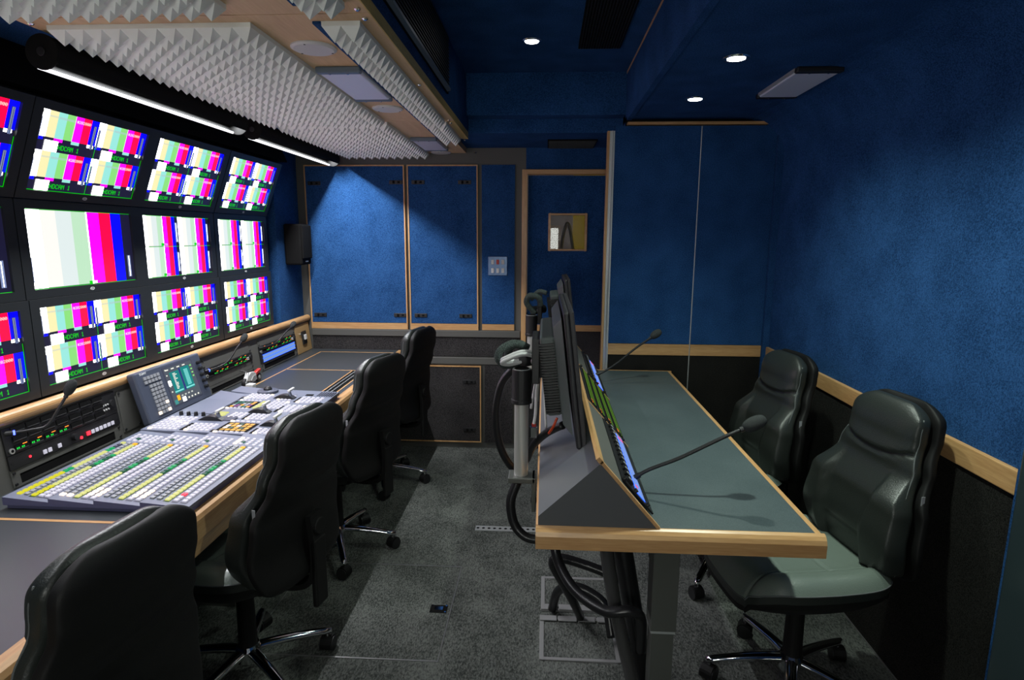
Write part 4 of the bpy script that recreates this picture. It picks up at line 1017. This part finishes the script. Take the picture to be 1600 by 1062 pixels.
def desk_monitor(label, yc, wd, zt_=1.30, zb_=0.905, dx=0.0):
    t = thing('desk_monitor', label, 'monitor', (0.07, yc, zb_))
    # leaning plane: bottom x 0.105, top x 0.058
    H = math.hypot(0.047, zt_-zb_); vx, vz = (0.058-0.105)/H, (zt_-zb_)/H
    def Q(o_, y, s): return (0.128+dx+vx*s+vz*o_, yc+y, zb_+vz*s-vx*o_)
    W2 = wd/2
    m = MB(Q); m.box(-0.014, 0.0, -W2, W2, 0, H, MONP); m.build('bezel', t, bevel=0.003)
    m = MB(Q); m.box(-0.030, -0.0135, -W2, W2, 0.0, H, MONP); m.build('rear_shell', t, bevel=0.006)
    m = MB(Q); m.box(0.0, 0.0006, -W2+0.018, W2-0.018, 0.025, H-0.018, BLKM); m.build('screen', t)
    m = MB(Q)
    m.add([(-0.036, -W2+0.03, 0.03), (-0.036, W2-0.03, 0.03), (-0.036, W2-0.03, H-0.02), (-0.036, -W2+0.03, H-0.02),
           (-0.062, -W2+0.06, 0.06), (-0.062, W2-0.06, 0.06), (-0.062, W2-0.06, H-0.045), (-0.062, -W2+0.06, H-0.045)], [(4, 5, 6, 7), (0, 1, 5, 4), (1, 2, 6, 5), (2, 3, 7, 6), (3, 0, 4, 7)], MONB)
    m.build('back_cover', t, bevel=0.004)
    m = MB(Q); m.box(-0.104, -0.060, -W2+0.07, W2-0.07, 0.085, H-0.075, MONB); m.build('electronics_bulge', t, bevel=0.008)
    m = MB(Q)
    for i in range(26):
        s = 0.095+i*(H-0.185)/26
        m.box(-0.107, -0.064, -W2+0.062, -W2+0.074, s, s+0.005, BLK)
        m.box(-0.108, -0.103, -W2+0.07, W2-0.07, s, s+0.005, BLK)
    m.build('vent_ribs', t)
    m = MB(Q); m.box(-0.122, -0.104, -0.06, 0.06, H*0.42, H*0.42+0.13, BLK); m.build('mounting_plate', t, bevel=0.003)
    return t
desk_monitor('near black desk monitor seen edge on, with ribbed back and raised on a pole', 1.905, 0.575)
desk_monitor('far black desk monitor standing mostly behind the near one', 3.055, 0.440, 1.305, 0.91, 0.04)

# --- cables by the poles
def cable(name, label, pts, r, mat, parent=None, cat='cable', group=None, n=10):
    m = MB(); m.tube(bez(pts, 10), r, mat, n); o = m.build(name, parent, smooth=True)
    if parent is None: tag(o, label, cat, group)
    return o
t = thing('cable_loom', 'bundle of pale cables in a braided sleeve looped over the near pole', 'cable bundle', (-0.1, 1.80, 1.1))
for k in range(5):
    dy = -0.008*k; dz = 0.005*(k % 3)
    cable('white_lead', '', [(-0.01, 1.84+dy, 1.118), (-0.035, 1.80+dy, 1.142+dz), (-0.070, 1.77+dy, 1.150+dz), (-0.115, 1.765+dy, 1.132+dz), (-0.127, 1.78+dy, 1.120+dz), (-0.10, 1.81+dy, 1.112+dz), (-0.05, 1.84+dy, 1.12)], 0.0048, CABW, t)
cable('braided_sleeve', '', [(-0.060, 1.85, 1.155), (-0.095, 1.82, 1.172), (-0.130, 1.80, 1.158), (-0.142, 1.80, 1.132), (-0.125, 1.82, 1.105), (-0.09, 1.85, 1.095), (-0.065, 1.87, 1.07)], 0.0125, BRAID, t)
cable('braided_sleeve', '', [(-0.05, 1.87, 1.150), (-0.08, 1.86, 1.165), (-0.11, 1.85, 1.15), (-0.115, 1.86, 1.12)], 0.012, BRAID, t)
cable('hanging_cable', 'long black cable arcing down from the near pole top behind the tube', [(-0.09, 1.86, 1.09), (-0.135, 1.87, 1.03), (-0.155, 1.88, 0.93), (-0.145, 1.89, 0.82), (-0.11, 1.90, 0.74), (-0.07, 1.93, 0.70)], 0.013, HOSE)
cable('hose', 'thick black hose curving from the pole clamp under the right desk edge', [(-0.078, 1.77, 0.735), (-0.098, 1.76, 0.67), (-0.085, 1.75, 0.60), (-0.045, 1.74, 0.562), (0.02, 1.74, 0.555)], 0.015, HOSE)
cable('video_cable', 'grey cable dropping behind the near pole to a metal plug', [(-0.005, 1.86, 1.10), (-0.020, 1.87, 1.02), (-0.024, 1.88, 0.93), (-0.030, 1.88, 0.885)], 0.005, CABW)
cable('video_cable', 'second grey cable, just right of the one with the plug', [(0.010, 1.90, 1.07), (0.006, 1.90, 0.98), (0.012, 1.90, 0.87)], 0.004, CABW)
cable('video_cable', 'third grey cable crossing behind the near pole', [(-0.018, 1.90, 1.08), (-0.030, 1.92, 1.0), (-0.040, 1.93, 0.93)], 0.004, CABW)
t = thing('cable_plug', 'shiny metal plug hanging on the grey cable behind the near pole', 'plug', (-0.03, 1.88, 0.84))
MB().box(-0.042, -0.018, 1.870, 1.890, 0.845, 0.885, CHR).build('shell', t, bevel=0.003)
MB().box(-0.036, -0.022, 1.874, 1.886, 0.885, 0.893, RED).build('collar', t)
cable('power_lead', 'thick black lead rising from behind the pole to the near monitor', [(-0.055, 2.0, 0.72), (-0.03, 1.93, 0.80), (0.005, 1.86, 0.862), (0.040, 1.80, 0.905), (0.062, 1.77, 0.925)], 0.013, HOSE)
cable('red_cable', 'short red cable looping at the lower back of the near monitor', [(0.020, 1.78, 0.895), (0.032, 1.75, 0.925), (0.044, 1.75, 0.955)], 0.004, ORC)
t = thing('cable_loom', 'tangled braided cable bundle on top of the far pole', 'cable bundle', (-0.06, 3.0, 1.12))
cable('braided_sleeve', '', [(-0.05, 3.02, 1.12), (-0.09, 3.0, 1.17), (-0.075, 2.98, 1.21), (-0.03, 2.98, 1.20), (-0.02, 3.0, 1.16)], 0.015, BRAID, t)
cable('braided_sleeve', '', [(-0.07, 3.0, 1.19), (-0.03, 2.99, 1.23), (0.01, 2.98, 1.225)], 0.012, BRAID, t)

# --- under the right desk
cable('flexible_duct', 'thick glossy black duct slanting from the desk underside to the floor', [(0.185, 1.80, 0.71), (0.205, 1.76, 0.55), (0.24, 1.72, 0.34), (0.300, 1.69, 0.10), (0.315, 1.69, 0.014)], 0.022, DUCT, n=18)
cable('flexible_duct', 'matt black duct beside the glossy one under the right desk', [(0.235, 1.88, 0.71), (0.26, 1.84, 0.55), (0.305, 1.80, 0.30), (0.35, 1.775, 0.05), (0.355, 1.77, 0.014)], 0.032, HOSE, n=18)
cable('hose', 'black hose looping low from the desk underside to the steel leg', [(0.045, 1.90, 0.71), (0.04, 1.88, 0.55), (0.055, 1.84, 0.44), (0.11, 1.76, 0.375), (0.20, 1.675, 0.36), (0.275, 1.66, 0.372), (0.312, 1.672, 0.34), (0.318, 1.68, 0.22)], 0.017, HOSE, n=14)
cable('hose', 'second black hose looping down into the floor box', [(0.29, 1.95, 0.30), (0.17, 1.98, 0.33), (0.07, 1.99, 0.35), (0.045, 2.0, 0.32), (0.08, 2.02, 0.24), (0.13, 2.05, 0.13), (0.16, 2.13, 0.02)], 0.017, HOSE, n=14)
cable('hose', 'shortest black hose rising from the floor box', [(0.05, 2.18, 0.017), (0.07, 2.14, 0.12), (0.12, 2.10, 0.17), (0.19, 2.08, 0.16), (0.25, 2.05, 0.12), (0.27, 2.0, 0.03)], 0.018, HOSE, n=14)
def floor_box(label, x0, x1, y0, y1, far):
    t = thing('floor_box', label, 'floor box', ((x0+x1)/2, (y0+y1)/2, 0))
    m = MB(); w_ = 0.014; h = 0.006
    m.box(x0, x0+w_, y0, y1, 0, h, FRMG); m.box(x1-w_, x1, y0, y1, 0, h, FRMG); m.box(x0+w_, x1-w_, y0, y0+w_, 0, h, FRMG); m.box(x0+w_, x1-w_, y1-w_, y1, 0, h, FRMG)
    m.build('frame', t, bevel=0.002)
    MB().box(x0+w_, x1-w_, y0+w_, y1-w_, 0, 0.003, FLOORC).build('lid', t)
    yy = (y0, y0+0.035) if far else (y1-0.030, y1)
    for a, b in ((0.0, 0.23), (0.25, 0.50), (0.53, 0.75), (0.78, 1.0)):
        MB().box(x0+(x1-x0)*a, x0+(x1-x0)*b, yy[0], yy[1], 0.0065, 0.012, FRMG).build('cable_flap', t, bevel=0.002)
floor_box('grey framed floor box under the right desk, nearer of the two', 0.000, 0.292, 1.90, 2.145, False)
floor_box('grey framed floor box behind the nearer one, hoses over it', 0.004, 0.296, 2.185, 2.43, True)
# floor hatch, rail
hm = plain('hatch_edge_metal', (0.30, 0.30, 0.30), 0.35, 0.6)
t = thing('floor_hatch', 'carpeted floor hatch with thin metal edging and a recessed ring in the aisle', 'floor hatch', (-0.72, 2.18, 0))
MB().box(-1.08, -0.366, 1.873, 2.485, 0, 0.0012, FLOORC).build('lid', t)
m = MB(); m.box(-1.08, -0.362, 1.868, 1.873, 0, 0.002, hm); m.build('cross_edging', t); m = MB(); m.box(-1.08, -0.362, 2.486, 2.490, 0, 0.002, hm); m.build('cross_edging', t)
m = MB(); m.box(-0.3655, -0.362, 1.868, 2.490, 0, 0.0018, hm); m.build('long_edging', t); m = MB(); m.box(-1.083, -1.08, 1.868, 2.490, 0, 0.0018, hm); m.build('long_edging', t)
m = MB(); m.box(-0.448, -0.378, 2.145, 2.195, 0.001, 0.003, BLKM); m.build('ring_recess', t)
m = MB(); m.box(-0.430, -0.396, 2.160, 2.182, 0.003, 0.006, CHR)
for a in (-0.442, -0.384):
    for b in (2.150, 2.190): m.cyl((a, b, 0.003), (a, b, 0.005), 0.004, CHR, 8)
m.build('ring', t)
t = thing('floor_rail', 'perforated metal track let into the floor beside the right desk', 'floor rail', (-0.15, 2.86, 0))
MB().box(-0.343, 0.05, 2.835, 2.885, 0, 0.003, ALU).build('track', t)
m = MB()
for i in range(13): m.cyl((-0.33+i*0.029, 2.86, 0.003), (-0.33+i*0.029, 2.86, 0.0036), 0.008, BLKM, 10)
m.build('holes', t)
struct(MB().box(XR-0.008, XR-0.006, 0.5, 3.2, 0, 0.006, hm).build('baseboard_right'))

# hook on right wall
t = thing('wall_hook', 'small chrome hook on the dark lower right wall behind the far chair', 'hook', (XR-0.006, 2.735, 0.77))
m = MB(); m.cyl((XR-0.006, 2.735, 0.77), (XR-0.010, 2.735, 0.77), 0.016, CHR, 16); m.build('rose', t)
m = MB(); m.cyl((XR-0.010, 2.735, 0.77), (XR-0.055, 2.735, 0.77), 0.005, CHR, 12); m.cyl((XR-0.055, 2.735, 0.77), (XR-0.060, 2.735, 0.77), 0.010, CHR, 14); m.build('peg', t)
# edge at the right border
t = thing('sliding_door_edge', 'dark blue upholstered door edge with clear plastic strip at the right border', 'door edge', (1.22, 1.40, 0))
m = MB(); m.box(1.222, 1.233, 1.485, 1.510, 0, 1.07, BLUE); m.build('upholstered_edge', t, bevel=0.003)
m = MB(); m.box(1.205, 1.228, 1.28, 1.485, 0, 1.03, plain('clear_edge_plastic', (0.025, 0.04, 0.045), 0.3)); m.build('plastic_strip', t, bevel=0.008)

# ------------------------------------------------------------------ office chairs
def sgnp(x, p): return math.copysign(abs(x)**p, x)
def lerp(tab, t):
    for (a, va), (b, vb) in zip(tab, tab[1:]):
        if t <= b:
            k = (t-a)/(b-a) if b > a else 0; k = k*k*(3-2*k)
            return va+(vb-va)*k
    return tab[-1][1]
ZB0, ZB1 = 0.445, 0.980
WID = [(0, 0.190), (0.22, 0.218), (0.42, 0.210), (0.62, 0.172), (0.78, 0.150), (0.92, 0.148), (1.0, 0.136)]
SPN = [(0, -0.190), (0.25, -0.165), (0.45, -0.180), (0.65, -0.225), (0.82, -0.250), (1.0, -0.262)]
THK = [(0, 0.080), (0.3, 0.085), (0.6, 0.065), (0.85, 0.070), (1.0, 0.055)]
def headseam(u): return 0.745-0.05*(1-u*u)
def back_surface(shell):
    m = MB(); nt, na = 96, 104; V = []; 
    for i in range(nt+1):
        q = i/nt; t = 0.5-0.5*math.cos(PI*q)
        end = 0.085
        k = 1.0
        if t < end: k = math.sqrt(max(0, 1-((end-t)/end)**2))
        if t > 1-end*1.3: k = math.sqrt(max(0, 1-((t-1+end*1.3)/(end*1.3))**2))
        kw = 0.42+0.58*k; kt = max(0.02, k)
        w_ = lerp(WID, t)*kw + (0.010 if shell else 0); z = ZB0+(ZB1-ZB0)*t
        xs = lerp(SPN, t); th = lerp(THK, t)*kt*0.5
        if shell: xs -= lerp(THK, t)*0.5+0.020; th = 0.024*kt; z = ZB0-0.01+(ZB1-ZB0+0.012)*t
        for j in range(na):
            a = 2*PI*j/na; c, s = math.cos(a), math.sin(a)
            y = w_*sgnp(c, 0.62); x = xs+th*sgnp(s, 0.72 if not shell else 0.5)
            u = y/max(w_, 1e-4)
            if shell: x -= 0.018*(1-u*u)*(1 if t < .6 else 0.5) - 0.012
            elif s > 0:
                f_ = k*min(1, s*3)
                hs = headseam(u); d_ = t-hs
                x += 0.010*f_*(1/(1+math.exp(-d_*60))) - 0.013*f_*math.exp(-(d_/0.010)**2)
                ub = 0.50+0.10*math.sin(PI*min(1, t/0.62))*-1+0.12*(t/0.62)
                if t < 0.62:
                    g_ = abs(u)-ub; wgt = min(1, (0.62-t)*8)
                    x += f_*wgt*(0.026*(1/(1+math.exp(-g_*60))) - 0.013*math.exp(-(g_/0.024)**2))
                if t < 0.4: x -= f_*0.004*math.exp(-((t-0.22)/0.010)**2)*(1 if abs(u) < ub else 0)
            V.append((x, y, z))
    fs = [(i*na+j, i*na+(j+1) % na, (i+1)*na+(j+1) % na, (i+1)*na+j) for i in range(nt) for j in range(na)]
    fs += [tuple(range(na-1, -1, -1)), tuple(range(nt*na, nt*na+na))]
    m.add(V, fs, PLS if shell else LEA)
    return m
def make_chair():
    t = bpy.data.objects.new('office_chair', None); COL.objects.link(t); t.empty_display_size = 0.05
    B = dict(world=False)
    back_surface(False).build('backrest_cushion', t, smooth=True, **B)
    back_surface(True).build('backrest_shell', t, smooth=True, **B)
    # stitched piping round the cushion
    for side in (-1, 1):
        pts = []
        for i in range(4, 57):
            tt = i/60
            xs = lerp(SPN, tt)
            pts.append((xs+lerp(THK, tt)*0.18, side*(lerp(WID, tt)*(1 if tt < 0.9 else 0.97)*0.985), ZB0+(ZB1-ZB0)*tt))
        m = MB(); m.tube(pts, 0.0022, STITCH, 6); m.build('piping', t, smooth=True, **B)
    # label tag between cushion and shell
    m = MB(); m.box(-0.228, -0.218, -0.203, -0.201, 0.695, 0.735, KEYG); m.build('tag', t, **B)
    m = MB(); m.box(-0.228, -0.218, 0.201, 0.203, 0.695, 0.735, KEYG); m.build('tag', t, **B)
    # seat cushion
    m = MB(); n = 72; V = []
    def plan(u, v):
        mx_ = max(abs(u), abs(v)); nn = 4.0
        if mx_ < 1e-6: return 0, 0
        L_ = (abs(u)**nn+abs(v)**nn)**(1/nn); return u*mx_/L_, v*mx_/L_
    for i in range(n+1):
        for j in range(n+1):
            u, v = -1+2*i/n, -1+2*j/n
            pu, pv = plan(u, v); r = max(abs(u), abs(v))
            x = 0.035+0.235*pu; y = 0.245*pv*(1-0.06*max(0, -pu))
            z = 0.508 + 0.012*(abs(v)**2) 
            gv = abs(pv)-0.62; z += 0.016/(1+math.exp(-gv*30)) - 0.010*math.exp(-(gv/0.022)**2)
            for gu in (-0.15, 0.45): z -= 0.006*math.exp(-((pu-gu)/0.018)**2)*(1 if abs(pv) < 0.62 else 0)
            if pu > 0.6: z -= 0.045*((pu-0.6)/0.4)**2
            z -= 0.036*max(0, (r-0.80)/0.20)**2.2
            V.append((x, y, z))
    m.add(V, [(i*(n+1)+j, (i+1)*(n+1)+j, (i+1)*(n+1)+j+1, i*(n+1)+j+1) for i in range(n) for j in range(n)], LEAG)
    # side skirt
    border = [(i, 0) for i in range(n)] + [(n, j) for j in range(n)] + [(i, n) for i in range(n, 0, -1)] + [(0, j) for j in range(n, 0, -1)]
    top = [V[i*(n+1)+j] for i, j in border]; k = len(top)
    low = [(p[0]*0.995, p[1]*0.99, p[2]-0.03) for p in top]
    m2 = MB(); m2.add(top+low, [(a, (a+1) % k, k+(a+1) % k, k+a) for a in range(k)], LEA)
    m.build('seat_cushion', t, smooth=True, **B); m2.build('seat_skirt', t, smooth=True, **B)
    m = MB(); m.tube([(p[0]*1.003, p[1]*1.004, p[2]-0.002) for p in top+[top[0]]], 0.0022, STITCH, 6, False); m.build('seat_piping', t, smooth=True, **B)
    # plastic pan
    rings = []
    for (sc, dz) in ((0.995, -0.03), (0.98, -0.05), (0.86, -0.068), (0.5, -0.072)):
        rings.append([(0.03+(p[0]-0.03)*sc, p[1]*sc*0.99, (p[2]*1.0 if sc > 0.97 else 0.47+ (p[2]-0.47)*0.5)+dz) for p in top])
    m = MB(); vs = [q for R_ in rings for q in R_]
    m.add(vs, [(r*k+a, r*k+(a+1) % k, (r+1)*k+(a+1) % k, (r+1)*k+a) for r in range(3) for a in range(k)] + [tuple(range(3*k, 4*k))], PLS)
    m.build('seat_pan', t, smooth=True, **B)
    # mechanism, column
    m = MB(); m.box(-0.10, 0.10, -0.07, 0.07, 0.36, 0.412, PLS); m.build('tilt_mechanism', t, bevel=0.012, **B)
    m = MB(); P = bez([(-0.06, 0, 0.385), (-0.20, 0, 0.385), (-0.275, 0, 0.42), (-0.290, 0, 0.52), (-0.280, 0, 0.64)], 8)
    for i in range(len(P)-1): 
        a, b = P[i], P[i+1]; d_ = (b-a).normalized(); nrm = Vector((-d_.z, 0, d_.x))*0.009
        q = [a+nrm, a-nrm, b-nrm, b+nrm]
        m.add([(p.x, s*0.032, p.z) for s in (-1, 1) for p in q], [(0, 1, 2, 3), (7, 6, 5, 4), (0, 4, 5, 1), (1, 5, 6, 2), (2, 6, 7, 3), (3, 7, 4, 0)], PLS)
    m.build('back_support', t, **B)
    m = MB(); m.box(-0.300, -0.280, -0.032, 0.032, 0.33, 0.56, PLS); m.build('support_cover', t, bevel=0.006, **B)
    m = MB(); m.cyl((-0.27, 0.0, 0.60), (-0.305, 0.0, 0.60), 0.028, PLS, 20); m.build('back_knob', t, bevel=0.004, **B)
    m = MB(); m.tube([(-0.02, -0.06, 0.40), (-0.02, -0.20, 0.395), (-0.03, -0.27, 0.385)], 0.005, CHR, 8); l_ = m.build('lever', t, smooth=True, **B)
    m = MB(); m.cyl((-0.03, -0.255, 0.387), (-0.034, -0.30, 0.380), 0.014, PLS, 12); m.build('lever_knob', t, bevel=0.003, **B)
    m = MB(); m.cyl((0, 0, 0.11), (0, 0, 0.37), 0.031, PLS, 22, 0.027); m.build('gas_column', t, **B)
    m = MB(); m.lathe((0, 0, 0.065), (0, 0, 1), [(0, 0.034), (0.01, 0.042), (0.05, 0.042), (0.065, 0.034), (0.066, 0.0)], CHR, 24); m.build('base_hub', t, smooth=False, **B)
    for i in range(5):
        a = 2*PI*i/5+0.3; c, s = math.cos(a), math.sin(a)
        pts = []; nseg = 12; vs = []
        for q in range(nseg+1):
            k_ = q/nseg; r = 0.03+0.245*k_; zc = 0.108-0.035*k_**1.6; hw = 0.021-0.006*k_; hh = 0.016-0.005*k_
            if q == nseg: hw *= 0.55; r += 0.004
            for j in range(10):
                b = 2*PI*j/10
                vs.append((c*r - s*hw*math.cos(b), s*r + c*hw*math.cos(b), zc+hh*math.sin(b)))
        m = MB(); m.add(vs, [(q*10+j, q*10+(j+1) % 10, (q+1)*10+(j+1) % 10, (q+1)*10+j) for q in range(nseg) for j in range(10)] + [tuple(range(nseg*10, nseg*10+10))], CHR)
        lg = m.build('base_leg', t, smooth=True, **B)
        m = MB(); ex, ey = c*0.265, s*0.265; ca = a+0.9; dx, dy = math.cos(ca), math.sin(ca)
        m.cyl((ex, ey, 0.05), (ex, ey, 0.068), 0.008, CHR, 10)
        wx_, wy_ = ex-0.012*dx*0, ey
        for sg in (-1, 1):
            m.cyl((wx_-dy*0.006*sg, wy_+dx*0.006*sg, 0.026), (wx_-dy*0.024*sg, wy_+dx*0.024*sg, 0.026), 0.026, BLK, 18)
        pr_ = []
        m.cyl((wx_-dy*-0.020, wy_+dx*-0.020, 0.030), (wx_-dy*0.020, wy_+dx*0.020, 0.030), 0.0275, PLS, 18)
        m.build('caster', t, **B)
    return t
chairs = [(-0.995, 1.76, PI-0.19, 35, 0, 'high-backed black chair at the left desk, second from the camera, before the mixer'),
          (-1.040, 0.99, PI-0.12, 10, 0, 'nearest high-backed black chair, cut off in the bottom left corner'),
          (-0.985, 2.61, PI-0.28, 7, 0, 'high-backed black chair at the left desk, third from the camera'),
          (-0.990, 3.42, PI-0.22, 0, 0, 'farthest high-backed black chair at the left desk, by the dark cupboard'),
          (0.850, 1.83, 0.14, 176, 0.035, 'near black leather chair at the right desk, facing it with the seat lit'),
          (0.800, 2.54, 0.14, 238, 0.035, 'far black leather chair at the right desk, between desk and right wall')]
c0 = make_chair()
for i, (x, y, rz, ph, up, lab) in enumerate(chairs):
    o = c0 if i == 0 else copy_tree(c0)
    if i >= 4: rz += PI
    o.location = (x, y, 0); o.rotation_euler = (0, 0, rz)
    for ch in o.children:
        nm = ch.name.split('.')[0]
        if nm in ('base_leg', 'caster'): ch.rotation_euler = (0, 0, math.radians(ph)-rz-0.3)
        if nm in ('backrest_cushion', 'backrest_shell', 'piping', 'tag'): ch.location = (0, 0, up)
    tag(o, lab, 'office chair', 'high-backed office chairs')
